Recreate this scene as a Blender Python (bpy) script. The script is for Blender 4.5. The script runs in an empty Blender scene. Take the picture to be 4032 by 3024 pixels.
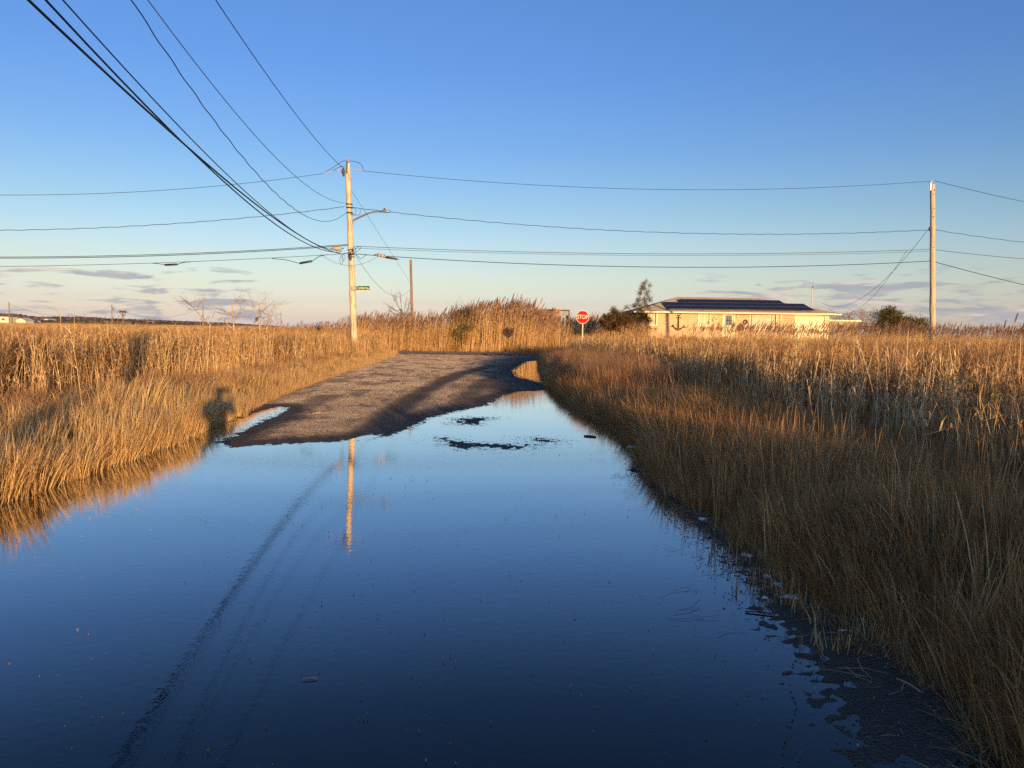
import bpy, bmesh, math, random
import numpy as np
from mathutils import Vector, Matrix
R_ = math.radians
random.seed(11); RNG = np.random.default_rng(11)
SC = bpy.context.scene; COL = SC.collection

# ------------------------------------------------------------------ camera
F = 3030.0; ROLL = .013; TH = math.atan((1512-1304)/F); EYE = 1.62
cam_d = bpy.data.cameras.new('camera'); cam = bpy.data.objects.new('camera', cam_d); COL.objects.link(cam); SC.camera = cam
cam_d.sensor_width = 36; cam_d.lens = 36*F/4032; cam_d.clip_start = .02; cam_d.clip_end = 20000
_upp = Vector((0, math.sin(TH), math.cos(TH))); _fw = Vector((0, math.cos(TH), -math.sin(TH))); _X = Vector((1, 0, 0))
_r = _X*math.cos(ROLL)+_upp*math.sin(ROLL); _u = _upp*math.cos(ROLL)-_X*math.sin(ROLL)
cam.matrix_world = Matrix(((_r.x, _u.x, -_fw.x, 0), (_r.y, _u.y, -_fw.y, 0), (_r.z, _u.z, -_fw.z, EYE), (0, 0, 0, 1)))

# ------------------------------------------------------------------ sky + sun
SUN_AZ = 20.4; SUN_EL = 4.3      # light travels 20.4 degrees left of the view direction
world = bpy.data.worlds.new('World'); SC.world = world; world.use_nodes = True
wn = world.node_tree.nodes; wl = world.node_tree.links
def N(nt, typ, **kw):
    n = nt.nodes.new(typ)
    for k, v in kw.items():
        if k[0] == '_': setattr(n, k[1:], v)
        else: n.inputs[int(k[1:]) if k[0] == 'i' and k[1:].isdigit() else k.replace('__', ' ')].default_value = v
    return n
def ramp(nt, stops, interp='LINEAR'):
    n = nt.nodes.new('ShaderNodeValToRGB'); cr = n.color_ramp; cr.interpolation = interp
    while len(cr.elements) > 1: cr.elements.remove(cr.elements[-1])
    for i, (p, c) in enumerate(stops):
        e = cr.elements[0] if i == 0 else cr.elements.new(p)
        e.position = p
        if not hasattr(c, '__len__'): c = (c, c, c)
        e.color = (*c[:3], 1)
    return n
def M_(nt, op, a, b=None, c=None):
    n = nt.nodes.new('ShaderNodeMath'); n.operation = op
    for i, v in enumerate((a, b, c)):
        if v is None: continue
        if isinstance(v, (int, float)): n.inputs[i].default_value = v
        else: nt.links.new(v, n.inputs[i])
    return n.outputs[0]
def MIX(nt, fac, a, b, mode='MIX'):
    n = nt.nodes.new('ShaderNodeMix'); n.data_type = 'RGBA'; n.blend_type = mode
    for s, v in ((n.inputs[0], fac), (n.inputs[6], a), (n.inputs[7], b)):
        if isinstance(v, (int, float)): s.default_value = v
        elif isinstance(v, tuple): s.default_value = (*v[:3], 1)
        else: nt.links.new(v, s)
    return n.outputs[2]
WT = world.node_tree
sky = N(WT, 'ShaderNodeTexSky', _sky_type='NISHITA', _sun_disc=False)
sky.sun_elevation = R_(SUN_EL); sky.sun_rotation = R_(180-SUN_AZ)
tc = N(WT, 'ShaderNodeTexCoord'); sx = N(WT, 'ShaderNodeSeparateXYZ'); wl.new(tc.outputs['Generated'], sx.inputs[0])
zc = M_(WT, 'MAXIMUM', sx.outputs[2], 0.0)
# the clear evening air of the photo is bluer aloft and paler low down than the stock sky
sd = lambda d: math.sin(R_(d))
cor = ramp(WT, [(0, (.19, .26, .98)), (sd(.4), (.170, .229, .88)), (sd(1), (.137, .174, .566)), (sd(2), (.109, .134, .357)), (sd(3.2), (.101, .121, .241)), (sd(4.8), (.092, .110, .190)),
                (sd(8.5), (.0705, .0953, .1553)), (sd(12.8), (.0534, .0832, .155)), (sd(18), (.0464, .0782, .162)), (sd(24), (.0459, .080, .160)), (sd(45), (.050, .080, .145)), (1, (.05, .075, .13))])
wl.new(zc, cor.inputs[0])
c1 = MIX(WT, 1.0, sky.outputs[0], cor.outputs[0], 'MULTIPLY')
c1 = MIX(WT, 1.0, c1, (20, 20, 20), 'MULTIPLY')
c1 = MIX(WT, 1.0, c1, (42, 32, 22), 'DARKEN')      # keeps the glow round the sun within range
# low stratocumulus bars near the horizon, left and right of the view
az = M_(WT, 'ARCTAN2', sx.outputs[0], sx.outputs[1]); el = M_(WT, 'ARCSINE', sx.outputs[2])
cx = N(WT, 'ShaderNodeCombineXYZ'); wl.new(M_(WT, 'MULTIPLY', az, 15.0), cx.inputs[0]); wl.new(M_(WT, 'MULTIPLY', el, 95.0), cx.inputs[1]); cx.inputs[2].default_value = 3.7
cn = N(WT, 'ShaderNodeTexNoise', Scale=1.0, Detail=6.0, Roughness=.58, Distortion=.25); wl.new(cx.outputs[0], cn.inputs['Vector'])
cm = ramp(WT, [(.46, 0.0), (.58, 1.0)], 'EASE'); 
eldeg = M_(WT, 'MULTIPLY', el, 57.3)
band = ramp(WT, [(0, .75), (.2, 1.0), (.55, .9), (.80, 0.0)]); wl.new(M_(WT, 'MULTIPLY', eldeg, 1/6.0), band.inputs[0])
azm = ramp(WT, [(0, .72), (.10, .72), (.235, .70), (.27, .25), (.36, .0), (.64, .0), (.73, .8), (.80, 1.15), (1, 1.15)])
wl.new(M_(WT, 'MULTIPLY_ADD', az, 1/1.25, .5), azm.inputs[0])
azh = M_(WT, 'MULTIPLY', azm.outputs[0], band.outputs[0])
wl.new(M_(WT, 'ADD', cn.outputs[0], M_(WT, 'MULTIPLY_ADD', azh, .17, -.150)), cm.inputs[0])
cfac = M_(WT, 'MULTIPLY', cm.outputs[0], M_(WT, 'MINIMUM', M_(WT, 'MULTIPLY', azh, 1.4), .85))
cn2 = N(WT, 'ShaderNodeTexNoise', Scale=1.0, Detail=3.0); cx2 = N(WT, 'ShaderNodeVectorMath', _operation='ADD'); wl.new(cx.outputs[0], cx2.inputs[0]); cx2.inputs[1].default_value = (4, -1.1, 2)
wl.new(cx2.outputs[0], cn2.inputs['Vector'])
ccol = ramp(WT, [(.42, (.37, .39, .45)), (.56, (.46, .45, .48)), (.66, (.78, .62, .54))]); wl.new(cn2.outputs[0], ccol.inputs[0])
ccs = MIX(WT, 1.0, ccol.outputs[0], (10, 10, 10), 'MULTIPLY')
c2 = MIX(WT, cfac, c1, ccs)
bg = wn['Background']; wl.new(c2, bg.inputs[0]); bg.inputs[1].default_value = .069

sun_d = bpy.data.lights.new('sun', 'SUN'); sun_d.energy = 5.0; sun_d.angle = R_(.5); sun_d.color = (1, .60, .27)
sun = bpy.data.objects.new('sun', sun_d); COL.objects.link(sun)
sdir = Vector((-math.sin(R_(SUN_AZ))*math.cos(R_(SUN_EL)), math.cos(R_(SUN_AZ))*math.cos(R_(SUN_EL)), -math.sin(R_(SUN_EL))))
sun.rotation_euler = sdir.to_track_quat('-Z', 'Y').to_euler(); sun.location = -sdir*50+Vector((0, 0, 5))

SC.view_settings.view_transform = 'Standard'; SC.view_settings.look = 'None'; SC.view_settings.exposure = 0.55; SC.view_settings.gamma = 1
SC.cycles.max_bounces = 6; SC.cycles.diffuse_bounces = 4; SC.cycles.glossy_bounces = 3; SC.cycles.transparent_max_bounces = 12
SC.cycles.transmission_bounces = 2; SC.cycles.use_denoising = False; SC.cycles.caustics_reflective = False; SC.cycles.caustics_refractive = False
SC.cycles.sample_clamp_indirect = 4

# ------------------------------------------------------------------ photo geometry helpers (used to survey real positions)
def ray(px, py):
    u = (px-2016)/F; v = (1512-py)/F
    a = u*math.cos(ROLL)-v*math.sin(ROLL); b = v*math.cos(ROLL)+u*math.sin(ROLL)
    return Vector((a, b*math.sin(TH)+math.cos(TH), b*math.cos(TH)-math.sin(TH)))
def at(px, py, Y):
    d = ray(px, py); d = d*(Y/d.y); return d+Vector((0, 0, EYE))
def gnd(px, py, z=0.0):
    d = ray(px, py); return d*((z-EYE)/d.z)+Vector((0, 0, EYE))

# ------------------------------------------------------------------ object helpers
def tag(o, label=None, cat=None, group=None, kind=None):
    if label: o['label'] = label
    if cat: o['category'] = cat
    if group: o['group'] = group
    if kind: o['kind'] = kind
    return o
def empty(name, loc=(0, 0, 0), rz=0):
    o = bpy.data.objects.new(name, None); o.location = loc; o.rotation_euler.z = rz; o.empty_display_size = .3; COL.objects.link(o); return o
class MB:
    def __init__(s): s.v = []; s.f = []; s.smooth = []
    def add(s, vs, fs, sm=False):
        b = len(s.v); s.v += [tuple(v) for v in vs]; s.f += [tuple(b+i for i in f) for f in fs]; s.smooth += [sm]*len(fs)
    def box(s, x0, x1, y0, y1, z0, z1):
        s.add([(x0, y0, z0), (x1, y0, z0), (x1, y1, z0), (x0, y1, z0), (x0, y0, z1), (x1, y0, z1), (x1, y1, z1), (x0, y1, z1)],
              [(0, 3, 2, 1), (4, 5, 6, 7), (0, 1, 5, 4), (1, 2, 6, 5), (2, 3, 7, 6), (3, 0, 4, 7)])
    def tube(s, pts, rad, n=8, cap=True):
        pts = [Vector(p) for p in pts]; rad = rad if hasattr(rad, '__len__') else [rad]*len(pts)
        vs = []; ref = Vector((0, 0, 1)) if abs((pts[-1]-pts[0]).normalized().z) < .9 else Vector((1, 0, 0))
        for i, p in enumerate(pts):
            d = (pts[min(i+1, len(pts)-1)]-pts[max(i-1, 0)]).normalized()
            a = d.cross(ref).normalized(); b = d.cross(a)
            for k in range(n):
                t = 2*math.pi*k/n; vs.append(p+(a*math.cos(t)+b*math.sin(t))*rad[i])
        fs = [(i*n+k, i*n+(k+1) % n, (i+1)*n+(k+1) % n, (i+1)*n+k) for i in range(len(pts)-1) for k in range(n)]
        s.add(vs, fs, True)
        if cap: s.add([vs[k] for k in range(n)], [tuple(range(n))]); s.add(vs[-n:], [tuple(range(n-1, -1, -1))])
    def lathe(s, c, prof, n=12, axis='Z'):
        vs = []
        for (r, h) in prof:
            for k in range(n):
                t = 2*math.pi*k/n; x, y = r*math.cos(t), r*math.sin(t)
                vs.append((c[0]+x, c[1]+y, c[2]+h) if axis == 'Z' else ((c[0]+h, c[1]+x, c[2]+y) if axis == 'X' else (c[0]+x, c[1]+h, c[2]+y)))
        s.add(vs, [(i*n+k, i*n+(k+1) % n, (i+1)*n+(k+1) % n, (i+1)*n+k) for i in range(len(prof)-1) for k in range(n)], True)
    def blob(s, c, r, jit=.15, seg=8, rng=None):
        rng = rng or random; n = seg; m = seg//2+1; vs = []
        for i in range(m+1):
            ph = math.pi*i/m
            for k in range(n):
                t = 2*math.pi*k/n; q = 1+rng.uniform(-jit, jit)
                vs.append((c[0]+r[0]*q*math.sin(ph)*math.cos(t), c[1]+r[1]*q*math.sin(ph)*math.sin(t), c[2]+r[2]*q*math.cos(ph)))
        s.add(vs, [(i*n+k, i*n+(k+1) % n, (i+1)*n+(k+1) % n, (i+1)*n+k) for i in range(m) for k in range(n)], True)
    def build(s, name, mat, parent=None, bevel=0):
        me = bpy.data.meshes.new(name); me.from_pydata(s.v, [], s.f); me.update()
        me.polygons.foreach_set('use_smooth', s.smooth)
        o = bpy.data.objects.new(name, me); COL.objects.link(o)
        if mat: me.materials.append(mat)
        if parent: o.parent = parent
        if bevel:
            b = o.modifiers.new('bevel', 'BEVEL'); b.width = bevel; b.segments = 2; b.limit_method = 'ANGLE'
        return o

# ------------------------------------------------------------------ materials
def mat(name, col, rough=.8, noise=None, amt=.25, bump=0, bscale=30, metal=0, col2=None, spec=.5):
    m = bpy.data.materials.new(name); m.use_nodes = True; nt = m.node_tree; p = nt.nodes['Principled BSDF']
    p.inputs['Roughness'].default_value = rough; p.inputs['Metallic'].default_value = metal; p.inputs['Specular IOR Level'].default_value = spec
    t = N(nt, 'ShaderNodeTexCoord')
    if noise:
        n = N(nt, 'ShaderNodeTexNoise', Scale=float(noise), Detail=5.0, Roughness=.6); nt.links.new(t.outputs['Object'], n.inputs['Vector'])
        c2 = col2 or tuple(c*(1-amt*1.6) for c in col)
        r = ramp(nt, [(.34, c2), (.62, col)]); nt.links.new(n.outputs[0], r.inputs[0]); nt.links.new(r.outputs[0], p.inputs['Base Color'])
    else: p.inputs['Base Color'].default_value = (*col, 1)
    if bump:
        n = N(nt, 'ShaderNodeTexNoise', Scale=float(bscale), Detail=4.0); nt.links.new(t.outputs['Object'], n.inputs['Vector'])
        b = N(nt, 'ShaderNodeBump', Strength=float(bump), Distance=.02); nt.links.new(n.outputs[0], b.inputs['Height']); nt.links.new(b.outputs[0], p.inputs['Normal'])
    return m
def grass_mat(name, stops, patch=.25, trans=.36, red=None):
    """dry blades: colour from a per-blade attribute plus broad patches of differently weathered straw"""
    m = bpy.data.materials.new(name); m.use_nodes = True; nt = m.node_tree; nt.nodes.remove(nt.nodes['Principled BSDF'])
    at_ = N(nt, 'ShaderNodeAttribute', _attribute_name='tint'); g = N(nt, 'ShaderNodeNewGeometry')
    n = N(nt, 'ShaderNodeTexNoise', Scale=.28, Detail=3.0); nt.links.new(g.outputs['Position'], n.inputs['Vector'])
    oi = N(nt, 'ShaderNodeObjectInfo')
    f = M_(nt, 'ADD', M_(nt, 'MULTIPLY', at_.outputs['Fac'], .70), M_(nt, 'MULTIPLY', oi.outputs['Random'], .28))
    f = M_(nt, 'ADD', f, M_(nt, 'MULTIPLY_ADD', n.outputs[0], patch*2, -patch+.06))
    r = ramp(nt, stops); nt.links.new(f, r.inputs[0])
    col = r.outputs[0]
    d = N(nt, 'ShaderNodeBsdfDiffuse'); tr = N(nt, 'ShaderNodeBsdfTranslucent'); mx = N(nt, 'ShaderNodeMixShader', Fac=trans)
    nt.links.new(col, d.inputs[0]); nt.links.new(col, tr.inputs[0]); nt.links.new(d.outputs[0], mx.inputs[1]); nt.links.new(tr.outputs[0], mx.inputs[2])
    nt.links.new(mx.outputs[0], nt.nodes['Material Output'].inputs[0])
    return m
ML = {}
ML['cord'] = grass_mat('golden_cordgrass', [(0, (.13, .068, .026)), (.22, (.40, .235, .088)), (.5, (.64, .41, .17)), (.8, (.82, .60, .29)), (1, (.88, .70, .40))], .18)
ML['reed'] = grass_mat('dry_reed', [(0, (.13, .072, .030)), (.22, (.34, .195, .08)), (.5, (.58, .365, .155)), (.8, (.78, .56, .28)), (1, (.88, .70, .42))], .2)
ML['brush'] = grass_mat('brown_brush', [(0, (.10, .062, .034)), (.4, (.25, .145, .07)), (.7, (.40, .24, .115)), (1, (.54, .36, .19))], .15, .15)
ML['hay'] = grass_mat('salt_hay', [(0, (.13, .066, .026)), (.3, (.35, .18, .068)), (.6, (.55, .31, .125)), (.85, (.72, .46, .21)), (1, (.84, .62, .34))], .22)
ML['rust'] = grass_mat('rusty_hay', [(0, (.14, .07, .038)), (.4, (.33, .18, .095)), (.8, (.52, .31, .17)), (1, (.62, .42, .25))], .1)
ML['plume'] = grass_mat('reed_plume', [(0, (.16, .09, .055)), (.5, (.34, .20, .125)), (1, (.52, .34, .23))], .08, .35)
ML['pale'] = grass_mat('pale_stalks', [(0, (.42, .28, .14)), (.5, (.68, .50, .28)), (1, (.88, .72, .46))], .1, .2)
ML['leafg'] = grass_mat('olive_leaf', [(0, (.028, .030, .012)), (.5, (.06, .06, .024)), (1, (.11, .10, .04))], .1, .2)
ML['olive'] = grass_mat('olive_far_leaf', [(0, (.05, .045, .018)), (.5, (.11, .095, .035)), (1, (.20, .16, .06))], .1, .2)
ML['cedar'] = grass_mat('cedar_leaf', [(0, (.035, .028, .014)), (.45, (.085, .060, .026)), (.8, (.15, .088, .035)), (1, (.20, .10, .04))], .25, .15)
ML['bark'] = mat('grey_bark', (.20, .15, .11), .9, 8, .3, .4, 40)
ML['snag'] = mat('weathered_snag', (.52, .41, .31), .9, 3, .45, .3, 25)
ML['steel'] = mat('galvanised_steel', (.42, .41, .40), .45, 6, .15, metal=.6)
ML['wire'] = mat('black_cable', (.018, .019, .022), .6, spec=.3)
ML['wireg'] = mat('grey_aluminium_wire', (.10, .10, .11), .55, metal=.2)
ML['tan'] = mat('tan_plastic', (.50, .37, .25), .6, 5, .12)
ML['black'] = mat('black_plastic', (.018, .018, .02), .45)
ML['porc'] = mat('grey_porcelain', (.45, .36, .32), .3)
ML['darkm'] = mat('dark_hardware', (.07, .06, .055), .6, 14, .3)
ML['white'] = mat('cream_paint', (.80, .72, .46), .55, 3, .06)
ML['siding'] = None

def pole_mat(name, a, b, scale=1.0):
    m = bpy.data.materials.new(name); m.use_nodes = True; nt = m.node_tree; p = nt.nodes['Principled BSDF']; p.inputs['Roughness'].default_value = .85
    t = N(nt, 'ShaderNodeTexCoord'); mp = N(nt, 'ShaderNodeMapping'); mp.inputs['Scale'].default_value = (14, 14, 1.3); nt.links.new(t.outputs['Object'], mp.inputs[0])
    n = N(nt, 'ShaderNodeTexNoise', Scale=scale, Detail=5.0, Roughness=.65); nt.links.new(mp.outputs[0], n.inputs['Vector'])
    r = ramp(nt, [(.38, b), (.46, tuple((x+2*y)/3 for x, y in zip(b, a))), (.52, a), (.8, tuple(min(1, c*1.12) for c in a))]); nt.links.new(n.outputs[0], r.inputs[0]); nt.links.new(r.outputs[0], p.inputs['Base Color'])
    mp2 = N(nt, 'ShaderNodeMapping'); mp2.inputs['Scale'].default_value = (40, 40, .8); nt.links.new(t.outputs['Object'], mp2.inputs[0])
    n2 = N(nt, 'ShaderNodeTexNoise', Scale=1.0, Detail=4.0); nt.links.new(mp2.outputs[0], n2.inputs['Vector'])
    bp = N(nt, 'ShaderNodeBump', Strength=.6, Distance=.02); nt.links.new(n2.outputs[0], bp.inputs['Height']); nt.links.new(bp.outputs[0], p.inputs['Normal'])
    return m
ML['pole1'] = pole_mat('peeling_pale_pole', (.66, .56, .40), (.36, .19, .09))
ML['pole2'] = pole_mat('smooth_pale_pole', (.55, .45, .31), (.40, .28, .17))
ML['pole3'] = pole_mat('brown_pole', (.28, .19, .11), (.14, .09, .05))

# ------------------------------------------------------------------ bank lines (world metres)
def xs_of(pts, z=0.0):
    g = sorted([(gnd(x, y, z).y, gnd(x, y, z).x) for x, y in pts]); return [a for a, b in g], [b for a, b in g]
LB = xs_of([(0, 1985), (300, 1880), (600, 1780), (780, 1705), (870, 1668), (1000, 1612), (1150, 1545), (1300, 1490), (1400, 1455), (1480, 1430)])
LB = ([-40]+LB[0]+[50.2], [-4.62]+LB[1]+[-7.4])
RB = xs_of([(2131, 1412), (2127, 1440), (2145, 1512), (2190, 1557), (2253, 1603), (2325, 1648), (2407, 1680), (2475, 1729), (2529, 1761), (2542, 1838), (2565, 1892),
            (2633, 1928), (2734, 2009), (2830, 2076), (2927, 2163), (3000, 2245), (3095, 2293), (3112, 2340), (3290, 2406), (3390, 2518), (3568, 2573), (3680, 2713), (3791, 2796), (3903, 2969), (3958, 3024)])
RB = ([-40, 1.8]+RB[0]+[50.2], [2.0, 1.95]+RB[1]+[3.2])
XL = lambda y: np.interp(y, *LB)
XR = lambda y: np.interp(y, *RB)
CR0, CR1 = 50.6, 57.2           # the cross road's near and far edges

def fbm(x, y, seed=0, octs=4, base=1.0):
    """cheap smooth value noise"""
    out = np.zeros_like(x, dtype=float); amp = 1; tot = 0; f = base
    for o in range(octs):
        X = x*f+seed*17.3+o*5.1; Y = y*f-seed*9.7+o*3.3
        xi = np.floor(X).astype(np.int64); yi = np.floor(Y).astype(np.int64); fx = X-xi; fy = Y-yi
        fx = fx*fx*(3-2*fx); fy = fy*fy*(3-2*fy)
        def h(a, b):
            v = (a*374761393+b*668265263+o*1274126177+seed*97) & 0x7fffffff
            v = ((v ^ (v >> 13))*1274126177) & 0x7fffffff
            return ((v ^ (v >> 16)) & 0xffff)/65535.0
        out += amp*((h(xi, yi)*(1-fx)+h(xi+1, yi)*fx)*(1-fy)+(h(xi, yi+1)*(1-fx)+h(xi+1, yi+1)*fx)*fy)
        tot += amp; amp *= .5; f *= 2.03
    return out/tot
def sstep(a, b, x):
    t = np.clip((x-a)/(b-a+0.0), 0, 1); return t*t*(3-2*t)
def marsh_z(x, y):
    x = np.asarray(x, float); y = np.asarray(y, float)
    d = np.maximum(XL(y)-x, x-XR(y))                      # >0 outside the road corridor
    d = np.where((y > 49.5), 9.0, d)
    dc = np.where(y < (CR0+CR1)/2, CR0-y, y-CR1)            # distance outside the cross road
    d = np.minimum(d, dc)
    z = -.12+.15*sstep(.0, .34, d)+.17*sstep(.25, 1.6, d)+.06*(fbm(x, y, 3, 3, .9)-.5)*sstep(0, 1, d)
    r = np.hypot(x, y); z = z+.8*sstep(140, 260, r)
    z = z+.75*sstep(8, 14, x)*sstep(60, 70, y)*(1-sstep(36, 48, x))*(1-sstep(110, 130, y))     # the lot under the house
    return z

# ------------------------------------------------------------------ ground, road, water
def grid_obj(name, xs, ys, zfun, m, attr=None):
    X, Y = np.meshgrid(xs, ys); Z = zfun(X, Y); nx, ny = len(xs), len(ys)
    v = np.stack([X.ravel(), Y.ravel(), Z.ravel()], 1)
    i = np.arange(ny-1)[:, None]*nx+np.arange(nx-1)[None]; f = np.stack([i, i+1, i+nx+1, i+nx], -1).reshape(-1, 4)
    me = bpy.data.meshes.new(name); me.vertices.add(len(v)); me.vertices.foreach_set('co', v.astype('f').ravel())
    me.loops.add(len(f)*4); me.loops.foreach_set('vertex_index', f.astype('i').ravel()); me.polygons.add(len(f))
    me.polygons.foreach_set('loop_start', np.arange(0, len(f)*4, 4, dtype='i')); me.polygons.foreach_set('use_smooth', np.ones(len(f), bool))
    me.update(calc_edges=True); me.validate()
    if attr is not None:
        for k, fn in attr.items():
            a = me.attributes.new(k, 'FLOAT', 'POINT'); a.data.foreach_set('value', fn(X, Y, Z).astype('f').ravel())
    me.materials.append(m); o = bpy.data.objects.new(name, me); COL.objects.link(o); return o
def geo(a, b, n, start): # growing spacing from a outwards to b
    t = np.linspace(0, 1, n)**3; return a+(b-a)*(t*(1-start)+np.linspace(0, 1, n)*start)
gx = np.concatenate([geo(-12, -6000, 60, .002)[::-1], np.arange(-11.8, 9, .14), geo(9, 6000, 60, .002)])
gy = np.concatenate([geo(-3, -3000, 40, .002)[::-1], np.arange(-2.8, 62, .2), geo(62.2, 7000, 70, .002)])
ML['ground'] = mat('straw_litter_mud', (.22, .13, .06), .95, 2.5, .45, .8, 18, col2=(.05, .032, .02))
tag(grid_obj('ground', gx, gy, marsh_z, ML['ground']), kind='structure')

MAIN = [(872, 1741), (966, 1692), (1060, 1648), (1133, 1612), (1140, 1604), (1100, 1600), (1010, 1622), (940, 1645), (790, 1690), (780, 1660), (1060, 1550), (1320, 1450), (1470, 1420), (1500, 1385), (2135, 1388), (2131, 1418),
        (2066, 1424), (2044, 1440), (2012, 1459), (2030, 1484), (2102, 1500), (2150, 1512), (2160, 1530), (2124, 1538), (2030, 1541), (1972, 1560), (1907, 1596), (1791, 1620), (1682, 1647),
        (1617, 1683), (1559, 1708), (1415, 1733), (1234, 1744), (1111, 1746), (916, 1761)]
ISL = [[(1787, 1648), (1860, 1643), (1943, 1646), (1900, 1660), (1885, 1673), (1805, 1673), (1800, 1660)],
       [(1718, 1722), (1769, 1724), (1842, 1742), (1957, 1746), (2044, 1753), (2116, 1757), (2030, 1769), (1885, 1763), (1842, 1773), (1791, 1771), (1733, 1741)],
       [(2073, 1727), (2138, 1724), (2210, 1738), (2152, 1745), (2090, 1733)],
       [(2131, 1405), (2290, 1405), (2300, 1470), (2140, 1500)],
       [(2420, 1700), (2469, 1790), (2500, 1850), (2560, 1905), (2655, 1985), (2776, 2120), (2863, 2221), (2960, 2345), (2968, 2434), (3060, 2523), (3110, 2629), (3175, 2740), (3260, 2852), (3350, 2963),
        (3420, 3060), (4300, 3060), (4200, 2700), (3300, 2300), (2800, 2000), (2560, 1800)]]
def seg_sdf(P, poly):
    """signed distance, positive inside; poly Nx2"""
    d = np.full(len(P), 1e9); ins = np.zeros(len(P), bool); n = len(poly)
    for i in range(n):
        a = poly[i]; b = poly[(i+1) % n]; e = b-a; w = P-a; t = np.clip((w@e)/max(e@e, 1e-9), 0, 1)
        q = w-t[:, None]*e; d = np.minimum(d, (q**2).sum(1))
        c = ((a[1] > P[:, 1]) != (b[1] > P[:, 1]))
        with np.errstate(divide='ignore', invalid='ignore'):
            xi = (b[0]-a[0])*(P[:, 1]-a[1])/(b[1]-a[1])+a[0]
        ins ^= c & (P[:, 0] < xi)
    return np.where(ins, 1, -1)*np.sqrt(d)
POLYS = [np.array([gnd(*p)[:2] for p in pl]) for pl in [MAIN]+ISL]
TRACK = [[(1420, 1735), (1470, 1690), (1560, 1620), (1680, 1540), (1800, 1480), (1950, 1440)], [(1800, 1625), (1850, 1560), (1905, 1510), (1990, 1470), (2060, 1440)],
         [(900, 1745), (1010, 1700), (1120, 1640), (1230, 1595), (1300, 1565)]]
def wpath(P, pts):
    g = [np.array(gnd(*p)[:2]) for p in pts]; d = np.full(len(P), 1e9)
    for a, b in zip(g[:-1], g[1:]):
        e = b-a; w = P-a; t = np.clip((w@e)/(e@e), 0, 1); q = w-t[:, None]*e; d = np.minimum(d, np.sqrt((q**2).sum(1)))
    return d
def road_z(X, Y):
    P = np.stack([X.ravel(), Y.ravel()], 1); d = np.full(len(P), -1e9)
    for i, pl in enumerate(POLYS):
        s = seg_sdf(P, pl)
        d = np.maximum(d, s*(1.0 if i == 0 else (.55 if i < 4 else .75))-(.05 if 0 < i < 4 else (.07 if i == 5 else 0)))
    d = d.reshape(X.shape); y = Y
    h = np.where(d > 0, .055*(1-np.exp(-d/1.1)), -.07*(1-np.exp(d/2.2)))
    near = np.clip(11/np.maximum(y, 2), .3, 1.6)
    g1 = (fbm(X, Y, 5, 3, 16)-.5)*.013; g2 = (fbm(X, Y, 6, 3, 2.2)-.5)*.010
    nr = 1-sstep(7, 11, y); g3 = (fbm(X, Y, 16, 3, 26)-.5)*.014; h = h+g1+g2*np.clip(np.abs(d)*3, .25, 1)*(1-.75*nr)+g3*nr
    dt = wpath(P, TRACK[0]).reshape(X.shape); h = h-.012*np.exp(-(dt/.22)**2)*(d > 0)
    h = h*(1-sstep(47, 50.5, y))+.05*sstep(47, 50.5, y)
    return h
def wetness(X, Y, Z):
    P = np.stack([X.ravel(), Y.ravel()], 1); n = (fbm(X, Y, 8, 4, .7)-.5)
    w = 1-sstep(.012, .034, Z+n*.018)
    for i, t in enumerate(TRACK):
        dt = wpath(P, t).reshape(X.shape)+n*.25
        w = np.maximum(w, (.95, .85, .7)[i]*np.exp(-(dt/(.24+.007*Y))**4))
    dr = XR(Y)-X                                      # damp along the shaded right verge
    w = np.maximum(w, .9*(1-sstep(1.2, 3.2, dr+n*2.5))*sstep(13, 18, Y)*(1-sstep(50, 56, Y)))
    # dark crack-like streaks
    k = np.abs(fbm(X*1.0, Y*.55, 12, 3, .55)-.5); w = np.maximum(w, .5*(1-sstep(.004, .02, k))*sstep(13, 16, Y))
    w = np.maximum(w, (1-sstep(12, 15, Y))*sstep(-.4, .4, X))            # the near verge lies wet and black
    q = fbm(X*2.2, Y*.8, 14, 4, 1.0); w = np.maximum(w, .55*sstep(.56, .66, q)*sstep(12, 14, Y))
    return np.clip(w, 0, 1)
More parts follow.
